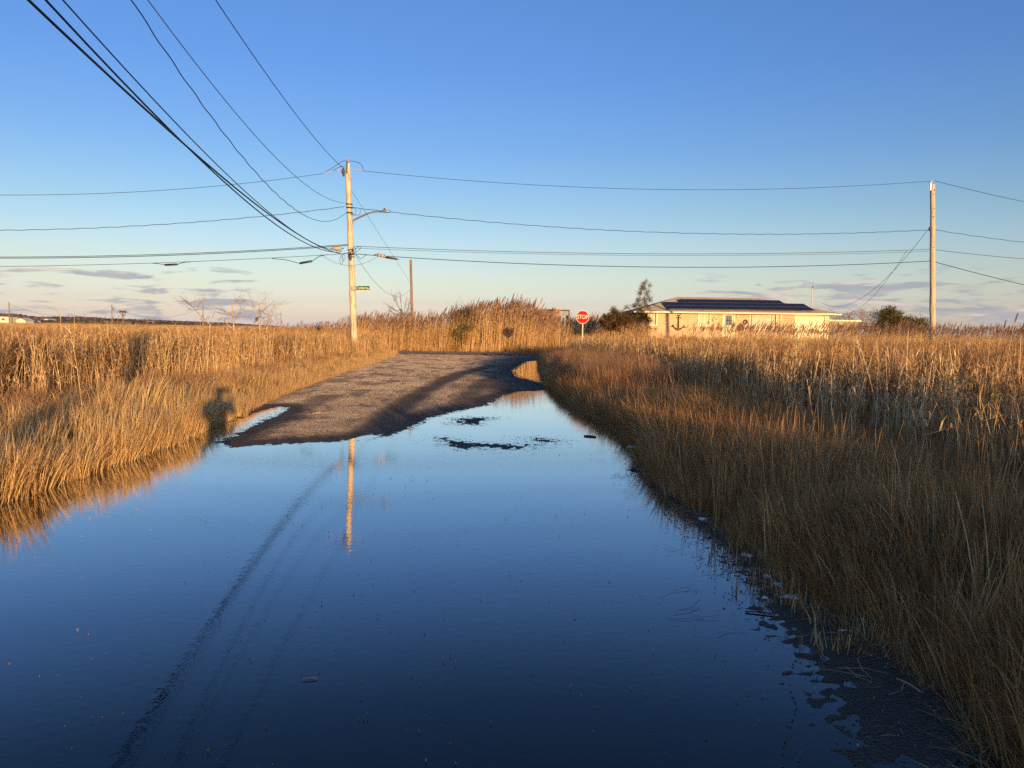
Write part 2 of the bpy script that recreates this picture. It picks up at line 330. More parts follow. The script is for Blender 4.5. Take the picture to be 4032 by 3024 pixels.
def road_mat():
    m = bpy.data.materials.new('old_asphalt'); m.use_nodes = True; nt = m.node_tree; p = nt.nodes['Principled BSDF']; p.inputs['Diffuse Roughness'].default_value = 1.0; p.inputs['Sheen Weight'].default_value = .3; p.inputs['Sheen Roughness'].default_value = .45; p.inputs['Sheen Tint'].default_value = (1, .86, .68, 1)
    t = N(nt, 'ShaderNodeTexCoord'); a = N(nt, 'ShaderNodeAttribute', _attribute_name='wet')
    n = N(nt, 'ShaderNodeTexNoise', Scale=55.0, Detail=4.0, Roughness=.75); nt.links.new(t.outputs['Object'], n.inputs['Vector'])
    n2 = N(nt, 'ShaderNodeTexNoise', Scale=.8, Detail=5.0); nt.links.new(t.outputs['Object'], n2.inputs['Vector'])
    r = ramp(nt, [(.34, (.16, .13, .10)), (.52, (.28, .23, .175)), (.68, (.42, .345, .26))]); nt.links.new(n.outputs[0], r.inputs[0])
    r2 = ramp(nt, [(.3, .62), (.7, 1.2)]); nt.links.new(n2.outputs[0], r2.inputs[0])
    n3 = N(nt, 'ShaderNodeTexNoise', Scale=7.0, Detail=6.0, Roughness=.8); nt.links.new(t.outputs['Object'], n3.inputs['Vector'])
    r3 = ramp(nt, [(.36, .60), (.5, .95), (.64, 1.3)]); nt.links.new(n3.outputs[0], r3.inputs[0])
    dry = MIX(nt, 1.0, MIX(nt, 1.0, r.outputs[0], r2.outputs[0], 'MULTIPLY'), r3.outputs[0], 'MULTIPLY')
    p.inputs['Specular IOR Level'].default_value = .14; wetc = MIX(nt, 1.0, dry, (.09, .10, .12), 'MULTIPLY')
    nt.links.new(MIX(nt, a.outputs['Fac'], dry, wetc), p.inputs['Base Color'])
    nt.links.new(M_(nt, 'MULTIPLY_ADD', a.outputs['Fac'], -.30, .9), p.inputs['Roughness'])
    v = N(nt, 'ShaderNodeTexVoronoi', Scale=70.0); nt.links.new(t.outputs['Object'], v.inputs['Vector'])
    b = N(nt, 'ShaderNodeBump', Strength=1.0, Distance=.03); nt.links.new(M_(nt, 'ADD', v.outputs['Distance'], n.outputs[0]), b.inputs['Height']); nt.links.new(b.outputs[0], p.inputs['Normal'])
    return m
ML['road'] = road_mat()
ry = [-6.0]
while ry[-1] < 50.55:
    y = ry[-1]; ry.append(y+(.25 if y < 2 else max(.012, min(.0075*y, .16))))
rx = np.concatenate([np.arange(-10, -6.6, .12), np.arange(-6.6, -5, .035), np.arange(-5, 3.4, .028), np.arange(3.4, 5.2, .12)])
def road_x(X, Y, Z): return Z
tag(grid_obj('road', rx, np.array(ry), lambda X, Y: np.where((X < XL(Y)-1.1) | (X > XR(Y)+.7), -.2, road_z(X, Y)), ML['road'], {'wet': wetness}), kind='structure')
def cross_wet(X, Y, Z):
    n = fbm(X, Y, 8, 4, .5)-.5
    return np.clip(.75*np.exp(-((Y-52.3+n*2)/.8)**2)+.9*sstep(-3, 1.5, X+n*5)*(1-sstep(55, 57.5, Y+n*3)), 0, 1)
tag(grid_obj('cross_road', np.arange(-90, 90, .5), np.arange(50.3, 57.3, .25), lambda X, Y: .062+.01*(fbm(X, Y, 2, 3, 1)-.5)+0*X, ML['road'], {'wet': cross_wet}), kind='structure')

def chips(n=420000):
    g = np.random.default_rng(77); y = 10.4/(1-g.uniform(0, 1, n)*(1-10.4/50.0)); x = XL(y)+(XR(y)-XL(y))*g.uniform(-.10, 1.02, n)
    Z = road_z(x[None], y[None])[0]; k = (Z > -.004) & (g.uniform(0, 1, n) < .25+.75*sstep(-.004, .012, Z)); x = x[k]; y = y[k]; Z = Z[k]
    w = wetness(x[None], y[None], Z[None])[0]; n = len(x); s = .00050*y*g.uniform(.5, 1.25, n); h = np.minimum(s*.75, .010)*g.uniform(.6, 1.3, n); a = g.uniform(0, 1.57, n)
    V = np.zeros((n, 8, 3)); ox = g.normal(0, .15, n)*s; oy = g.normal(0, .15, n)*s
    for j in range(4):
        t = a+j*np.pi/2; V[:, j, 0] = x+s*np.cos(t); V[:, j, 1] = y+s*np.sin(t); V[:, j, 2] = Z-.012
        V[:, 4+j, 0] = x+ox+.42*s*np.cos(t); V[:, 4+j, 1] = y+oy+.42*s*np.sin(t); V[:, 4+j, 2] = Z+h*g.uniform(.8, 1.1, n)
    i = np.arange(n)[:, None, None]*8; q = np.array([[0, 1, 5, 4], [1, 2, 6, 5], [2, 3, 7, 6], [3, 0, 4, 7], [4, 5, 6, 7]])[None]; Fq = (i+q).reshape(-1, 4)
    me = bpy.data.meshes.new('gravel'); me.vertices.add(n*8); me.vertices.foreach_set('co', V.astype('f').ravel()); me.loops.add(len(Fq)*4); me.loops.foreach_set('vertex_index', Fq.astype('i').ravel()); me.polygons.add(len(Fq))
    me.polygons.foreach_set('loop_start', np.arange(0, len(Fq)*4, 4, dtype='i')); me.update(calc_edges=True)
    at_ = me.attributes.new('wet', 'FLOAT', 'POINT'); at_.data.foreach_set('value', np.repeat(w, 8).astype('f')); at_ = me.attributes.new('grain', 'FLOAT', 'POINT'); at_.data.foreach_set('value', np.repeat(g.uniform(0, 1, n), 8).astype('f'))
    m = bpy.data.materials.new('stone_chips'); m.use_nodes = True; nt = m.node_tree; p = nt.nodes['Principled BSDF']; A1 = N(nt, 'ShaderNodeAttribute', _attribute_name='wet'); A2 = N(nt, 'ShaderNodeAttribute', _attribute_name='grain')
    t = N(nt, 'ShaderNodeTexCoord'); n2 = N(nt, 'ShaderNodeTexNoise', Scale=.8, Detail=6.0, Roughness=.65); nt.links.new(t.outputs['Object'], n2.inputs['Vector']); r2 = ramp(nt, [(.3, .62), (.7, 1.2)]); nt.links.new(n2.outputs[0], r2.inputs[0])
    r = ramp(nt, [(0, CHIP[0]), (.5, CHIP[1]), (1, CHIP[2])]); nt.links.new(A2.outputs['Fac'], r.inputs[0]); dry = MIX(nt, 1.0, r.outputs[0], r2.outputs[0], 'MULTIPLY'); wc = MIX(nt, 1.0, dry, (.12, .125, .14), 'MULTIPLY')
    nt.links.new(MIX(nt, A1.outputs['Fac'], dry, wc), p.inputs['Base Color']); nt.links.new(M_(nt, 'MULTIPLY_ADD', A1.outputs['Fac'], -.5, .9), p.inputs['Roughness']); me.materials.append(m)
    o = bpy.data.objects.new('gravel', me); COL.objects.link(o); tag(o, 'coarse stone chips of the worn asphalt surface', 'gravel', kind='stuff')
CHIP = [(.47, .365, .25), (.55, .43, .30), (.64, .505, .355)]
chips()

def water_mat():
    m = bpy.data.materials.new('still_flood_water'); m.use_nodes = True; nt = m.node_tree; nt.nodes.remove(nt.nodes['Principled BSDF'])
    t = N(nt, 'ShaderNodeTexCoord')
    mp = N(nt, 'ShaderNodeMapping'); mp.inputs['Scale'].default_value = (3.0, 3.6, 1); nt.links.new(t.outputs['Object'], mp.inputs[0])
    n = N(nt, 'ShaderNodeTexNoise', Scale=5.0, Detail=3.0, Roughness=.55); nt.links.new(mp.outputs[0], n.inputs['Vector'])
    n0 = N(nt, 'ShaderNodeTexNoise', Scale=.35, Detail=2.0); nt.links.new(t.outputs['Object'], n0.inputs['Vector'])
    b = N(nt, 'ShaderNodeBump', Strength=1.0, Distance=.0007)
    nt.links.new(M_(nt, 'MULTIPLY', n.outputs[0], M_(nt, 'MULTIPLY_ADD', n0.outputs[0], 1.2, .1)), b.inputs['Height'])
    fr = N(nt, 'ShaderNodeFresnel', IOR=1.333); nt.links.new(b.outputs[0], fr.inputs['Normal'])
    gl = N(nt, 'ShaderNodeBsdfGlossy', Roughness=.0); nt.links.new(b.outputs[0], gl.inputs['Normal'])
    gl.inputs[0].default_value = (1, 1, 1, 1)
    tr = N(nt, 'ShaderNodeBsdfTransparent'); tr.inputs[0].default_value = (.30, .40, .50, 1)
    fc = ramp(nt, [(0, 0.0), (.05, .05), (.08, .10), (.12, .22), (.2, .44), (.33, .68), (.5, .85), (.7, .95), (1, 1)]); nt.links.new(fr.outputs[0], fc.inputs[0]); mx = N(nt, 'ShaderNodeMixShader'); nt.links.new(fc.outputs[0], mx.inputs[0]); nt.links.new(tr.outputs[0], mx.inputs[1]); nt.links.new(gl.outputs[0], mx.inputs[2])
    nt.links.new(mx.outputs[0], nt.nodes['Material Output'].inputs[0]); return m
ML['water'] = water_mat()
w = MB(); w.add([(-7, -12, 0), (4, -12, 0), (4.2, 49, 0), (-9, 49, 0)], [(0, 1, 2, 3)])
tag(w.build('water', ML['water']), kind='structure')

# ------------------------------------------------------------------ grass building blocks (all vectorised)
def mesh_arr(name, V, Fq, tint, m):
    me = bpy.data.meshes.new(name); me.from_pydata(V.tolist(), [], Fq.tolist()); me.update()
    a = me.attributes.new('tint', 'FLOAT', 'POINT'); a.data.foreach_set('value', tint.astype('f'))
    me.materials.append(m); return me
def strips(base, h, lean, curve, width, seg=3, rng=RNG, face=None):
    """n blades: base Nx3, h N, lean Nx2 (tip offset/height), curve N (tip droop) -> tapered strips"""
    n = len(base); t = np.linspace(0, 1, seg+1)
    th = rng.uniform(0, np.pi, n) if face is None else face
    wd = np.stack([np.cos(th), np.sin(th), np.zeros(n)], 1)
    V = np.zeros((n, seg+1, 2, 3))
    for k, tt in enumerate(t):
        off = lean*(h*(.35*tt+.65*tt**2))[:, None]
        c = base.copy(); c[:, :2] += off; c[:, 2] += h*(tt-curve*tt**3)
        wk = width*(1-.9*tt**1.5)*.5
        V[:, k, 0] = c-wd*wk[:, None]; V[:, k, 1] = c+wd*wk[:, None]
    V = V.reshape(n, -1, 3); i = np.arange(n)[:, None, None]*(seg+1)*2
    q = np.array([[2*k, 2*k+1, 2*k+3, 2*k+2] for k in range(seg)])[None]
    return V.reshape(-1, 3), (i+q).reshape(-1, 4), np.repeat(rng.uniform(0, 1, n), (seg+1)*2)
def join(parts):
    V = []; Fs = []; T = []; b = 0
    for v, f, t in parts: V.append(v); Fs.append(f+b); T.append(t); b += len(v)
    return np.concatenate(V), np.concatenate(Fs), np.concatenate(T)
SRC = []
def source(name, parts, m):
    V, Fq, T = join(parts); me = mesh_arr(name, V, Fq, T, m); o = bpy.data.objects.new(name, me); return o
def tuft(n, r, h0, h1, lean, wind, curve, w, seg=3, m='cord', name='tuft', rng=RNG):
    a = rng.uniform(0, 2*np.pi, n); rr = r*np.sqrt(rng.uniform(0, 1, n)); base = np.stack([rr*np.cos(a), rr*np.sin(a), np.full(n, -.03)], 1)
    h = rng.uniform(h0, h1, n); L = np.stack([np.cos(a), np.sin(a)], 1)*(rng.uniform(.1, 1, n)*lean)[:, None]+rng.normal(0, lean*.4, (n, 2))+np.array(wind)
    return source(name, [strips(base, h, L, rng.uniform(0, curve, n), w*rng.uniform(.6, 1.3, n), seg, rng)], ML[m])
def tube3(P, r):
    """P n,k,3 paths, r n,k radii -> 3-sided prisms"""
    n, k, _ = P.shape; a = np.array([0, 2.094, 4.189]); V = P[:, :, None, :]+np.stack([np.cos(a), np.sin(a), 0*a], 1)[None, None]*r[:, :, None, None]
    i = np.arange(n)[:, None]*k*3; q = np.array([[3*j+s, 3*j+(s+1) % 3, 3*j+3+(s+1) % 3, 3*j+3+s] for j in range(k-1) for s in range(3)])
    return V.reshape(-1, 3), (i[:, :, None]+q[None]).reshape(-1, 4)
def reeds(nst, r, h0, h1, leaves=5, plume=0.0, w=.006, wind=(.05, 0), lean=.05, name='reed_clump', m='reed', lw=.018, llen=.35, pm=12, broken=.12, pl=.26, rng=RNG):
    a = rng.uniform(0, 2*np.pi, nst); rr = r*np.sqrt(rng.uniform(0, 1, nst)); bx = rr*np.cos(a); by = rr*np.sin(a)
    h = rng.uniform(h0, h1, nst); h = np.where(rng.uniform(0, 1, nst) < .2, h*rng.uniform(.45, .8, nst), h)
    L = rng.normal(0, lean, (nst, 2))+np.array(wind); br = rng.uniform(0, 1, nst) < broken
    t = np.linspace(0, 1, 5); P = np.zeros((nst, 5, 3))
    for k, tt in enumerate(t):
        P[:, k, 0] = bx+L[:, 0]*h*tt**1.5; P[:, k, 1] = by+L[:, 1]*h*tt**1.5; P[:, k, 2] = -.05+h*tt
    ba = rng.uniform(0, 2*np.pi, nst)
    for k in (3, 4):
        s = (k-2)/2
        P[br, k, 0] += (np.cos(ba)*h*.45*s)[br]; P[br, k, 1] += (np.sin(ba)*h*.45*s)[br]; P[br, k, 2] -= (h*rng.uniform(.2, .7, nst)*s)[br]
    V, Fq = tube3(P, np.stack([w*.5*(1-.55*tt)*np.ones(nst) for tt in t], 1))
    tn = np.repeat(rng.uniform(.45, 1, nst), 15); parts = [(V, Fq, tn)]
    nl = nst*leaves; idx = np.repeat(np.arange(nst), leaves); ht = rng.uniform(.22, .97, nl); kk = ht*4; k0 = np.minimum(kk.astype(int), 3); fr = (kk-k0)[:, None]
    base = P[idx, k0]*(1-fr)+P[idx, k0+1]*fr; la = rng.uniform(0, 2*np.pi, nl); up = rng.uniform(.35, 1.1, nl)
    Ln = np.stack([np.cos(la), np.sin(la)], 1)*rng.uniform(.25, 1.0, nl)[:, None]+np.array(wind)*2
    parts.append(strips(base, llen*up*rng.uniform(.5, 1, nl), Ln, rng.uniform(0, 1.1, nl), lw*rng.uniform(.4, 1.1, nl), 3, rng))
    obj_parts = [parts]
    objs = [source(name, parts, ML[m])]
    if plume > 0:
        sel = np.where((rng.uniform(0, 1, nst) < plume) & ~br & (h > h0*.9))[0]
        if len(sel):
            np_ = len(sel)*pm; ii = np.repeat(sel, pm); tt = np.tile(np.linspace(0, 1, pm), len(sel))
            lean_p = np.stack([L[ii, 0]*1.5+.25, L[ii, 1]*1.5], 1)
            base = P[ii, 4].copy(); base[:, 0] += (tt-.25)*pl*.38; base[:, 2] += (tt-.25)*pl*.92
            pr = rng.uniform(0, 2*np.pi, np_); spread = (.045+.07*np.sin(np.pi*np.clip(tt*.8+.15, 0, 1)))
            Lp = np.stack([np.cos(pr), np.sin(pr)], 1)*spread[:, None]*3.2*rng.uniform(.3, 1, np_)[:, None]+np.array([.55, 0])
            S = strips(base, np.full(np_, pl*.36)*(1.1-.5*tt), Lp, rng.uniform(0, .5, np_), (.034 if pm < 30 else .013)*(pl/.26)*(1.15-.75*np.abs(tt-.4)), 2, rng)
            V, Fq, T = join(parts); ns = len(Fq); V2, F2, T2 = join([(V, Fq, T), S])
            me = mesh_arr(name, V2, F2, T2, ML[m]); me.materials.append(ML['plume'])
            mi = np.zeros(len(F2), 'i'); mi[ns:] = 1; me.polygons.foreach_set('material_index', mi)
            objs = [bpy.data.objects.new(name, me)]
    return objs[0]
def brush(n, h0, h1, name='brush', m='brush', rng=RNG, tw=26):
    parts = []
    a = rng.uniform(0, 2*np.pi, n); r = .22*np.sqrt(rng.uniform(0, 1, n)); h = rng.uniform(h0, h1, n); L = np.stack([np.cos(a), np.sin(a)], 1)*.22*rng.uniform(0, 1, n)[:, None]
    P = np.zeros((n, 4, 3)); t = np.linspace(0, 1, 4)
    for k, tt in enumerate(t):
        P[:, k, 0] = r*np.cos(a)+L[:, 0]*h*tt; P[:, k, 1] = r*np.sin(a)+L[:, 1]*h*tt; P[:, k, 2] = h*tt-.05
    V, Fq = tube3(P, np.stack([.0045*(1-.6*tt)*np.ones(n) for tt in t], 1)); parts.append((V, Fq, np.repeat(rng.uniform(.2, .8, n), 12)))
    nl = n*tw; idx = np.repeat(np.arange(n), tw); ht = rng.uniform(.35, 1, nl)**.8; kk = ht*3; k0 = np.minimum(kk.astype(int), 2); fr = (kk-k0)[:, None]
    base = P[idx, k0]*(1-fr)+P[idx, k0+1]*fr+rng.normal(0, .03, (nl, 3)); la = rng.uniform(0, 2*np.pi, nl)
    parts.append(strips(base, rng.uniform(.05, .18, nl), np.stack([np.cos(la), np.sin(la)], 1)*rng.uniform(.3, 1.3, nl)[:, None], rng.uniform(0, .3, nl), rng.uniform(.006, .02, nl), 1, rng))
    return source(name, parts, ML[m])

def scatter(name, variants, pts, scale, mlabel, tilt=.06, zfun=marsh_z, rot=None, rng=RNG, cat=None, zscale=None):
    """stuff: one object whose points carry instances of the variant meshes"""
    vc = bpy.data.collections.new(name+'_variants')
    for v in variants: vc.objects.link(v)
    n = len(pts); z = zfun(pts[:, 0], pts[:, 1]); co = np.stack([pts[:, 0], pts[:, 1], z], 1)
    me = bpy.data.meshes.new(name); me.vertices.add(n); me.vertices.foreach_set('co', co.astype('f').ravel())
    R = np.stack([rng.normal(0, tilt, n), rng.normal(0, tilt, n), rng.uniform(-.5, .5, n) if rot is None else (rot if hasattr(rot, '__len__') else rng.uniform(-rot, rot, n))], 1)
    a = me.attributes.new('rot', 'FLOAT_VECTOR', 'POINT'); a.data.foreach_set('vector', R.astype('f').ravel())
    zs = scale if zscale is None else zscale
    a = me.attributes.new('scl', 'FLOAT_VECTOR', 'POINT'); a.data.foreach_set('vector', np.stack([scale, scale, zs], 1).astype('f').ravel())
    a = me.attributes.new('pick', 'INT', 'POINT'); a.data.foreach_set('value', rng.integers(0, len(variants), n).astype('i'))
    o = bpy.data.objects.new(name, me); COL.objects.link(o)
    ng = bpy.data.node_groups.new(name, 'GeometryNodeTree'); ng.interface.new_socket('Geometry', in_out='INPUT', socket_type='NodeSocketGeometry'); ng.interface.new_socket('Geometry', in_out='OUTPUT', socket_type='NodeSocketGeometry')
    gi = ng.nodes.new('NodeGroupInput'); go = ng.nodes.new('NodeGroupOutput'); ip = ng.nodes.new('GeometryNodeInstanceOnPoints'); ci = ng.nodes.new('GeometryNodeCollectionInfo')
    ci.inputs['Collection'].default_value = vc; ci.inputs['Separate Children'].default_value = True; ci.inputs['Reset Children'].default_value = True
    def att(nm, ty):
        q = ng.nodes.new('GeometryNodeInputNamedAttribute'); q.data_type = ty; q.inputs[0].default_value = nm; return q.outputs[0]
    L = ng.links; L.new(gi.outputs[0], ip.inputs['Points']); L.new(ci.outputs[0], ip.inputs['Instance']); ip.inputs['Pick Instance'].default_value = True
    L.new(att('pick', 'INT'), ip.inputs['Instance Index']); L.new(att('rot', 'FLOAT_VECTOR'), ip.inputs['Rotation']); L.new(att('scl', 'FLOAT_VECTOR'), ip.inputs['Scale'])
    L.new(ip.outputs[0], go.inputs[0]); md = o.modifiers.new('scatter', 'NODES'); md.node_group = ng
    tag(o, mlabel, cat or name.replace('_', ' '), kind='stuff'); return o
def rnd(n, x0, x1, y0, y1, rng=RNG): return np.stack([rng.uniform(x0, x1, n), rng.uniform(y0, y1, n)], 1)
#@@VEG
def clump(p, f, lo, hi, seed=20):
    q = fbm(p[:, 0]+50, p[:, 1]+50, seed, 3, f); return p[RNG.uniform(0, 1, len(p)) < sstep(lo, hi, q)*.85+.15]
def hvar(p, amp=.3, f=.8, seed=30): return 1+amp*2*(fbm(p[:, 0]+80, p[:, 1]+80, seed, 3, f)-.5)
# 1. golden cordgrass along the left bank (thick fringe, sunlit)
cord = [tuft(30, .10, .34, .66, .17, (.10, .0), .25, .010, 4, 'cord', 'cord_blades') for _ in range(7)]
n = 5200; y = 2.0+48*RNG.uniform(0, 1, n)**1.5; d = RNG.uniform(0, 1, n)**1.5*1.8; x = XL(y)-.10-d
keep = (y < 49.5)
p = np.stack([x, y], 1)[keep]; e_ = RNG.uniform(0, 1, len(p)) < .45; p = np.concatenate([clump(p[~e_], 1.6, .40, .56), np.stack([XL(p[e_][:, 1])+RNG.normal(-.12, .07, e_.sum()), p[e_][:, 1]], 1)]); hs = RNG.uniform(.55, 1.15, len(p))*np.where(p[:, 1] > 14, .72, 1)*hvar(p, .45, 1.1)
scatter('cordgrass', cord, p, hs*.95, 'golden cordgrass fringing the left edge of the flooded road', .10)
# 2. matted orange grass between fringe and reeds on the left
mat_ = [tuft(30, .22, .14, .42, .8, (.25, -.05), .8, .012, 4, 'cord', 'matted_blades') for _ in range(5)]+[tuft(60, .18, .25, .5, .35, (.2, 0), .6, .007, 3, 'rust', 'rust_blades') for _ in range(2)]
n = 8000; y = 1+52*RNG.uniform(0, 1, n)**1.35; x = XL(y)-1.0-RNG.uniform(0, 1, n)*6.5
p = np.stack([x, y], 1); p = p[p[:, 1] < 50]
p = clump(p, 1.1, .36, .52, 21); scatter('marsh_grass', mat_, p, RNG.uniform(.5, 1.15, len(p))*hvar(p, .5, .7), 'matted orange marsh grass between left bank and reeds', .15, rot=3.14)
# 3. left reed field
rd = [reeds(6, .26, 1.1, 1.45, 5, 0, .015, (.06, 0), .07, 'reed_stalks') for _ in range(5)]
rdn = [reeds(6, .30, .8, 1.35, 6, 0, .012, (.10, 0), .15, 'reed_stalks', broken=.4, lw=.024) for _ in range(4)]
br = [brush(9, .85, 1.2, 'brush_stems') for _ in range(4)]
def left_mask(p): 
    e = -9.0+1.2*(fbm(p[:, 0]*0+1, p[:, 1], 4, 2, .3)-.5)*2+np.clip((p[:, 1]-30)*.03, 0, 1.2)
    far = (p[:, 1] < 49.2) | (p[:, 1] > 58.2)
    return (p[:, 0] < e) & far
def fan(n, x0, x1, y0, y1, pw=1.0): # density falling with distance, only inside the view wedge
    y = y0+(y1-y0)*RNG.uniform(0, 1, n)**pw; x = RNG.uniform(x0, x1, n); return np.stack([x, y], 1)
p = np.concatenate([fan(9000, -50, -8, 2, 50, 1.1), fan(1500, -11, -7.5, 6, 50)]); p = p[left_mask(p) & (p[:, 0] > -1.0*p[:, 1]-9)]; p = clump(p, .5, .34, .54, 22)
scatter('reeds', rd+rdn, p, RNG.uniform(.78, 1.08, len(p))*hvar(p, .22, .35), 'dense dry reeds filling the marsh left of the road', .10, rot=3.14)
p = fan(6000, -50, -9.5, 4, 50, 1.1); p = p[left_mask(p) & (p[:, 0] > -1.0*p[:, 1]-9)]
scatter('brush', br, p, RNG.uniform(.85, 1.16, len(p)), 'brown twiggy brush mixed among the reeds left of the road', .08, rot=3.14)
far_rd = [reeds(16, .8, 1.1, 1.5, 4, 0, .016, (.05, 0), .06, 'far_reed_stalks', lw=.04, llen=.45) for _ in range(4)]+[brush(16, 1.0, 1.3, 'far_brush', tw=20)]
p = fan(15000, -200, -14, 58.5, 240, 1.6); p = p[(p[:, 0] > -.8*p[:, 1]) & (p[:, 0] < -9-.1*(p[:, 1]-58))]
p2 = fan(7000, 5, 230, 60, 240, 1.5); p2 = p2[(p2[:, 0] < .85*p2[:, 1]) & ~((p2[:, 0] > 10) & (p2[:, 0] < 34) & (p2[:, 1] > 72) & (p2[:, 1] < 90))]
p3 = fan(3500, -20, 30, 70, 240, 1.3)
p = np.concatenate([p, p2, p3]); p = p[~((p[:, 0] > 9) & (p[:, 0] < 36) & (p[:, 1] > 70) & (p[:, 1] < 92))]
scatter('marsh_reeds', far_rd, p, RNG.uniform(.75, 1.0, len(p))*np.where(p[:, 1] > 110, 1.0, 1), 'far reed marsh stretching beyond the cross road to the horizon', .06, rot=3.14)
# 4. tall plumed reeds beyond the cross road
tall = [reeds(9, .40, 2.1, 2.95, 4, .8, .024, (.10, 0), .05, 'plumed_reed_stalks', lw=.035, llen=.45, pm=14, pl=.36, broken=.05) for _ in range(8)]
prof_x = [-26, -20, -14, -11.5, -9, -7, -5, -3.5, -2, 0, 1.5, 3, 4.5, 6, 8, 10]; prof_h = [1.2, 1.35, 1.9, 2.4, 2.35, 2.5, 2.7, 3.1, 3.6, 3.6, 3.2, 2.6, 2.35, 2.4, 2.4, 2.2]
n = 2700; p = rnd(n, -27, 10.5, 58.0, 64); p = p[(p[:, 0] > -14) | (RNG.uniform(0, 1, n) < np.interp(p[:, 0], [-27, -14], [.15, .8]))]; n = len(p); p = clump(p, .9, .34, .5, 24); n = len(p); p[:, 1] = 58.0+6*RNG.uniform(0, 1, n)**1.6
hs = hvar(p, .18, .6)*np.interp(p[:, 0], prof_x, prof_h)/2.85*RNG.uniform(.82, 1.08, n)*np.interp(p[:, 1], [58, 60, 64], [.86, 1.0, 1.0])
scatter('plumed_reeds', tall, p, np.clip(hs, .6, 1.4)*.85, 'tall golden plumed reeds standing beyond the cross road', .035, rot=.4, zscale=hs)
p = rnd(2600, -50, 12, 57.5, 58.9); scatter('verge_grass', cord+mat_[:2], p, RNG.uniform(.5, 1.0, len(p)), 'short straw grass along the far edge of cross road', .12, rot=3.14)
# 5. right bank: fine salt hay, shaded
hay = [tuft(75, .17, .26, .52, .30, (-.20, .03), .65, .0062, 4, 'hay', 'hay_blades') for _ in range(8)]
n = 9500; y = 1.2+48*RNG.uniform(0, 1, n)**1.55; x = XR(y)+.02+RNG.uniform(0, 1, n)**1.25*np.interp(y, [0, 20, 30, 50], [5.5, 5.2, 3.5, 3.5])
p = np.stack([x, y], 1)[y < 49]; hs = RNG.uniform(.7, 1.15, len(p))*np.interp(p[:, 1], [0, 3, 6, 20, 50], [.85, 1.0, 1.15, 1.15, 1.25])
p0 = p; hs *= np.interp(p[:, 0]-XR(p[:, 1]), [0, .3, 1.2, 2.5, 5], [.62, .95, .95, .66, .6])*hvar(p, .55, .9); rt = (fbm(p[:, 0]+9, p[:, 1]+9, 41, 2, .5)-.5)*7
scatter('salt_hay', hay, p, hs, 'fine brown salt hay lining the right bank in shade', .18, rot=rt)
st = [tuft(9, .14, .45, .85, .12, (-.05, 0), .12, .011, 3, 'hay', 'upright_blades') for _ in range(4)]
n = 4200; y = 1.5+46*RNG.uniform(0, 1, n)**1.4; x = XR(y)+.05+RNG.uniform(0, 1, n)**1.1*5
p = clump(np.stack([x, y], 1)[y < 49], 1.0, .46, .6, 26); scatter('upright_grass', st, p, RNG.uniform(.5, .98, len(p)), 'stiff upright grass stems rising through the right bank hay', .09, rot=3.14)
rh = [tuft(130, .2, .6, .95, .16, (-.12, 0), .3, .006, 4, 'rust', 'rusty_blades') for _ in range(4)]
p = rnd(300, 1.6, 4.4, 18, 33); p = p[(p[:, 0] > XR(p[:, 1])+.15) & (((p[:, 0]-3.0)/1.7)**2+((p[:, 1]-25)/8)**2 < 1)]
scatter('rusty_grass', rh, p, RNG.uniform(.8, 1.2, len(p)), 'reddish tall grass clump on the right bank before the stop sign', .08, rot=.8)
# 6. right reed field
def right_mask(p):
    e = np.interp(p[:, 1], [-30, 3, 9, 25, 30, 40, 50], [3.1, 5.2, 4.8, 4.7, 3.7, 3.3, 3.4])+1.0*(fbm(p[:, 0]*0, p[:, 1], 9, 2, .35)-.5)
    return (p[:, 0] > e) & (p[:, 1] < 49.3)
rr = [reeds(6, .26, .95, 1.3, 5, 0, .015, (.02, 0), .06, 'reed_stalks') for _ in range(4)]+[reeds(6, .28, .7, 1.25, 6, .0, .013, (.0, 0), .16, 'reed_stalks', broken=.4, lw=.024) for _ in range(4)]
p = np.concatenate([fan(10500, 3, 55, 3, 50, 1.15), fan(1600, 3.4, 7, 6, 50)]); p = p[right_mask(p) & (p[:, 0] < p[:, 1]*.95+4)]
p = clump(p, .6, .34, .54, 27); sc = hvar(p, .22, .4)*RNG.uniform(.80, 1.06, len(p))*np.interp(p[:, 1], [3, 12, 30, 50], [.92, .98, 1.03, 1.05])
scatter('reeds', rr, p, sc, 'dense dry reeds filling the marsh right of the road', .10, rot=3.14)
p = fan(8500, 5, 55, 5, 50, 1.15); p = p[right_mask(p-np.array([.8, 0])) & (p[:, 0] < p[:, 1]*.95+4)]
scatter('brush', br, p, RNG.uniform(.8, 1.05, len(p)), 'brown twiggy brush mixed among the reeds right of the road', .08, rot=3.14)
pr = [reeds(3, .5, 1.55, 1.95, 2, 1.0, .009, (.08, 0), .06, 'thin_plumed_stalks', lw=.012, pm=12, broken=0, pl=.24) for _ in range(4)]
p = np.concatenate([rnd(850, 11, 33, 40, 49), rnd(120, 26, 36, 40, 49.5), rnd(12, -16, -11, 36, 46), rnd(8, -26, -16, 34, 46)])
scatter('plumed_stalks', pr, p, RNG.uniform(.86, 1.12, len(p)), 'thin plumed reed stalks rising above the marsh brush', .05, rot=.4)
p = np.concatenate([rnd(60, -10.4, -8.0, 36, 42.6), rnd(30, -9.6, -7.9, 40, 42.8)]); scatter('corner_reeds', rd, p, RNG.uniform(.62, .9, len(p)), 'reeds crowding round the foot of the corner pole', .08, rot=3.14)
pl_ = [reeds(3, .35, .85, 1.5, 6, .35, .013, (.02, 0), .10, 'pale_reed_stalks', m='pale', lw=.020, llen=.34, broken=.15, pm=34, pl=.2) for _ in range(6)]
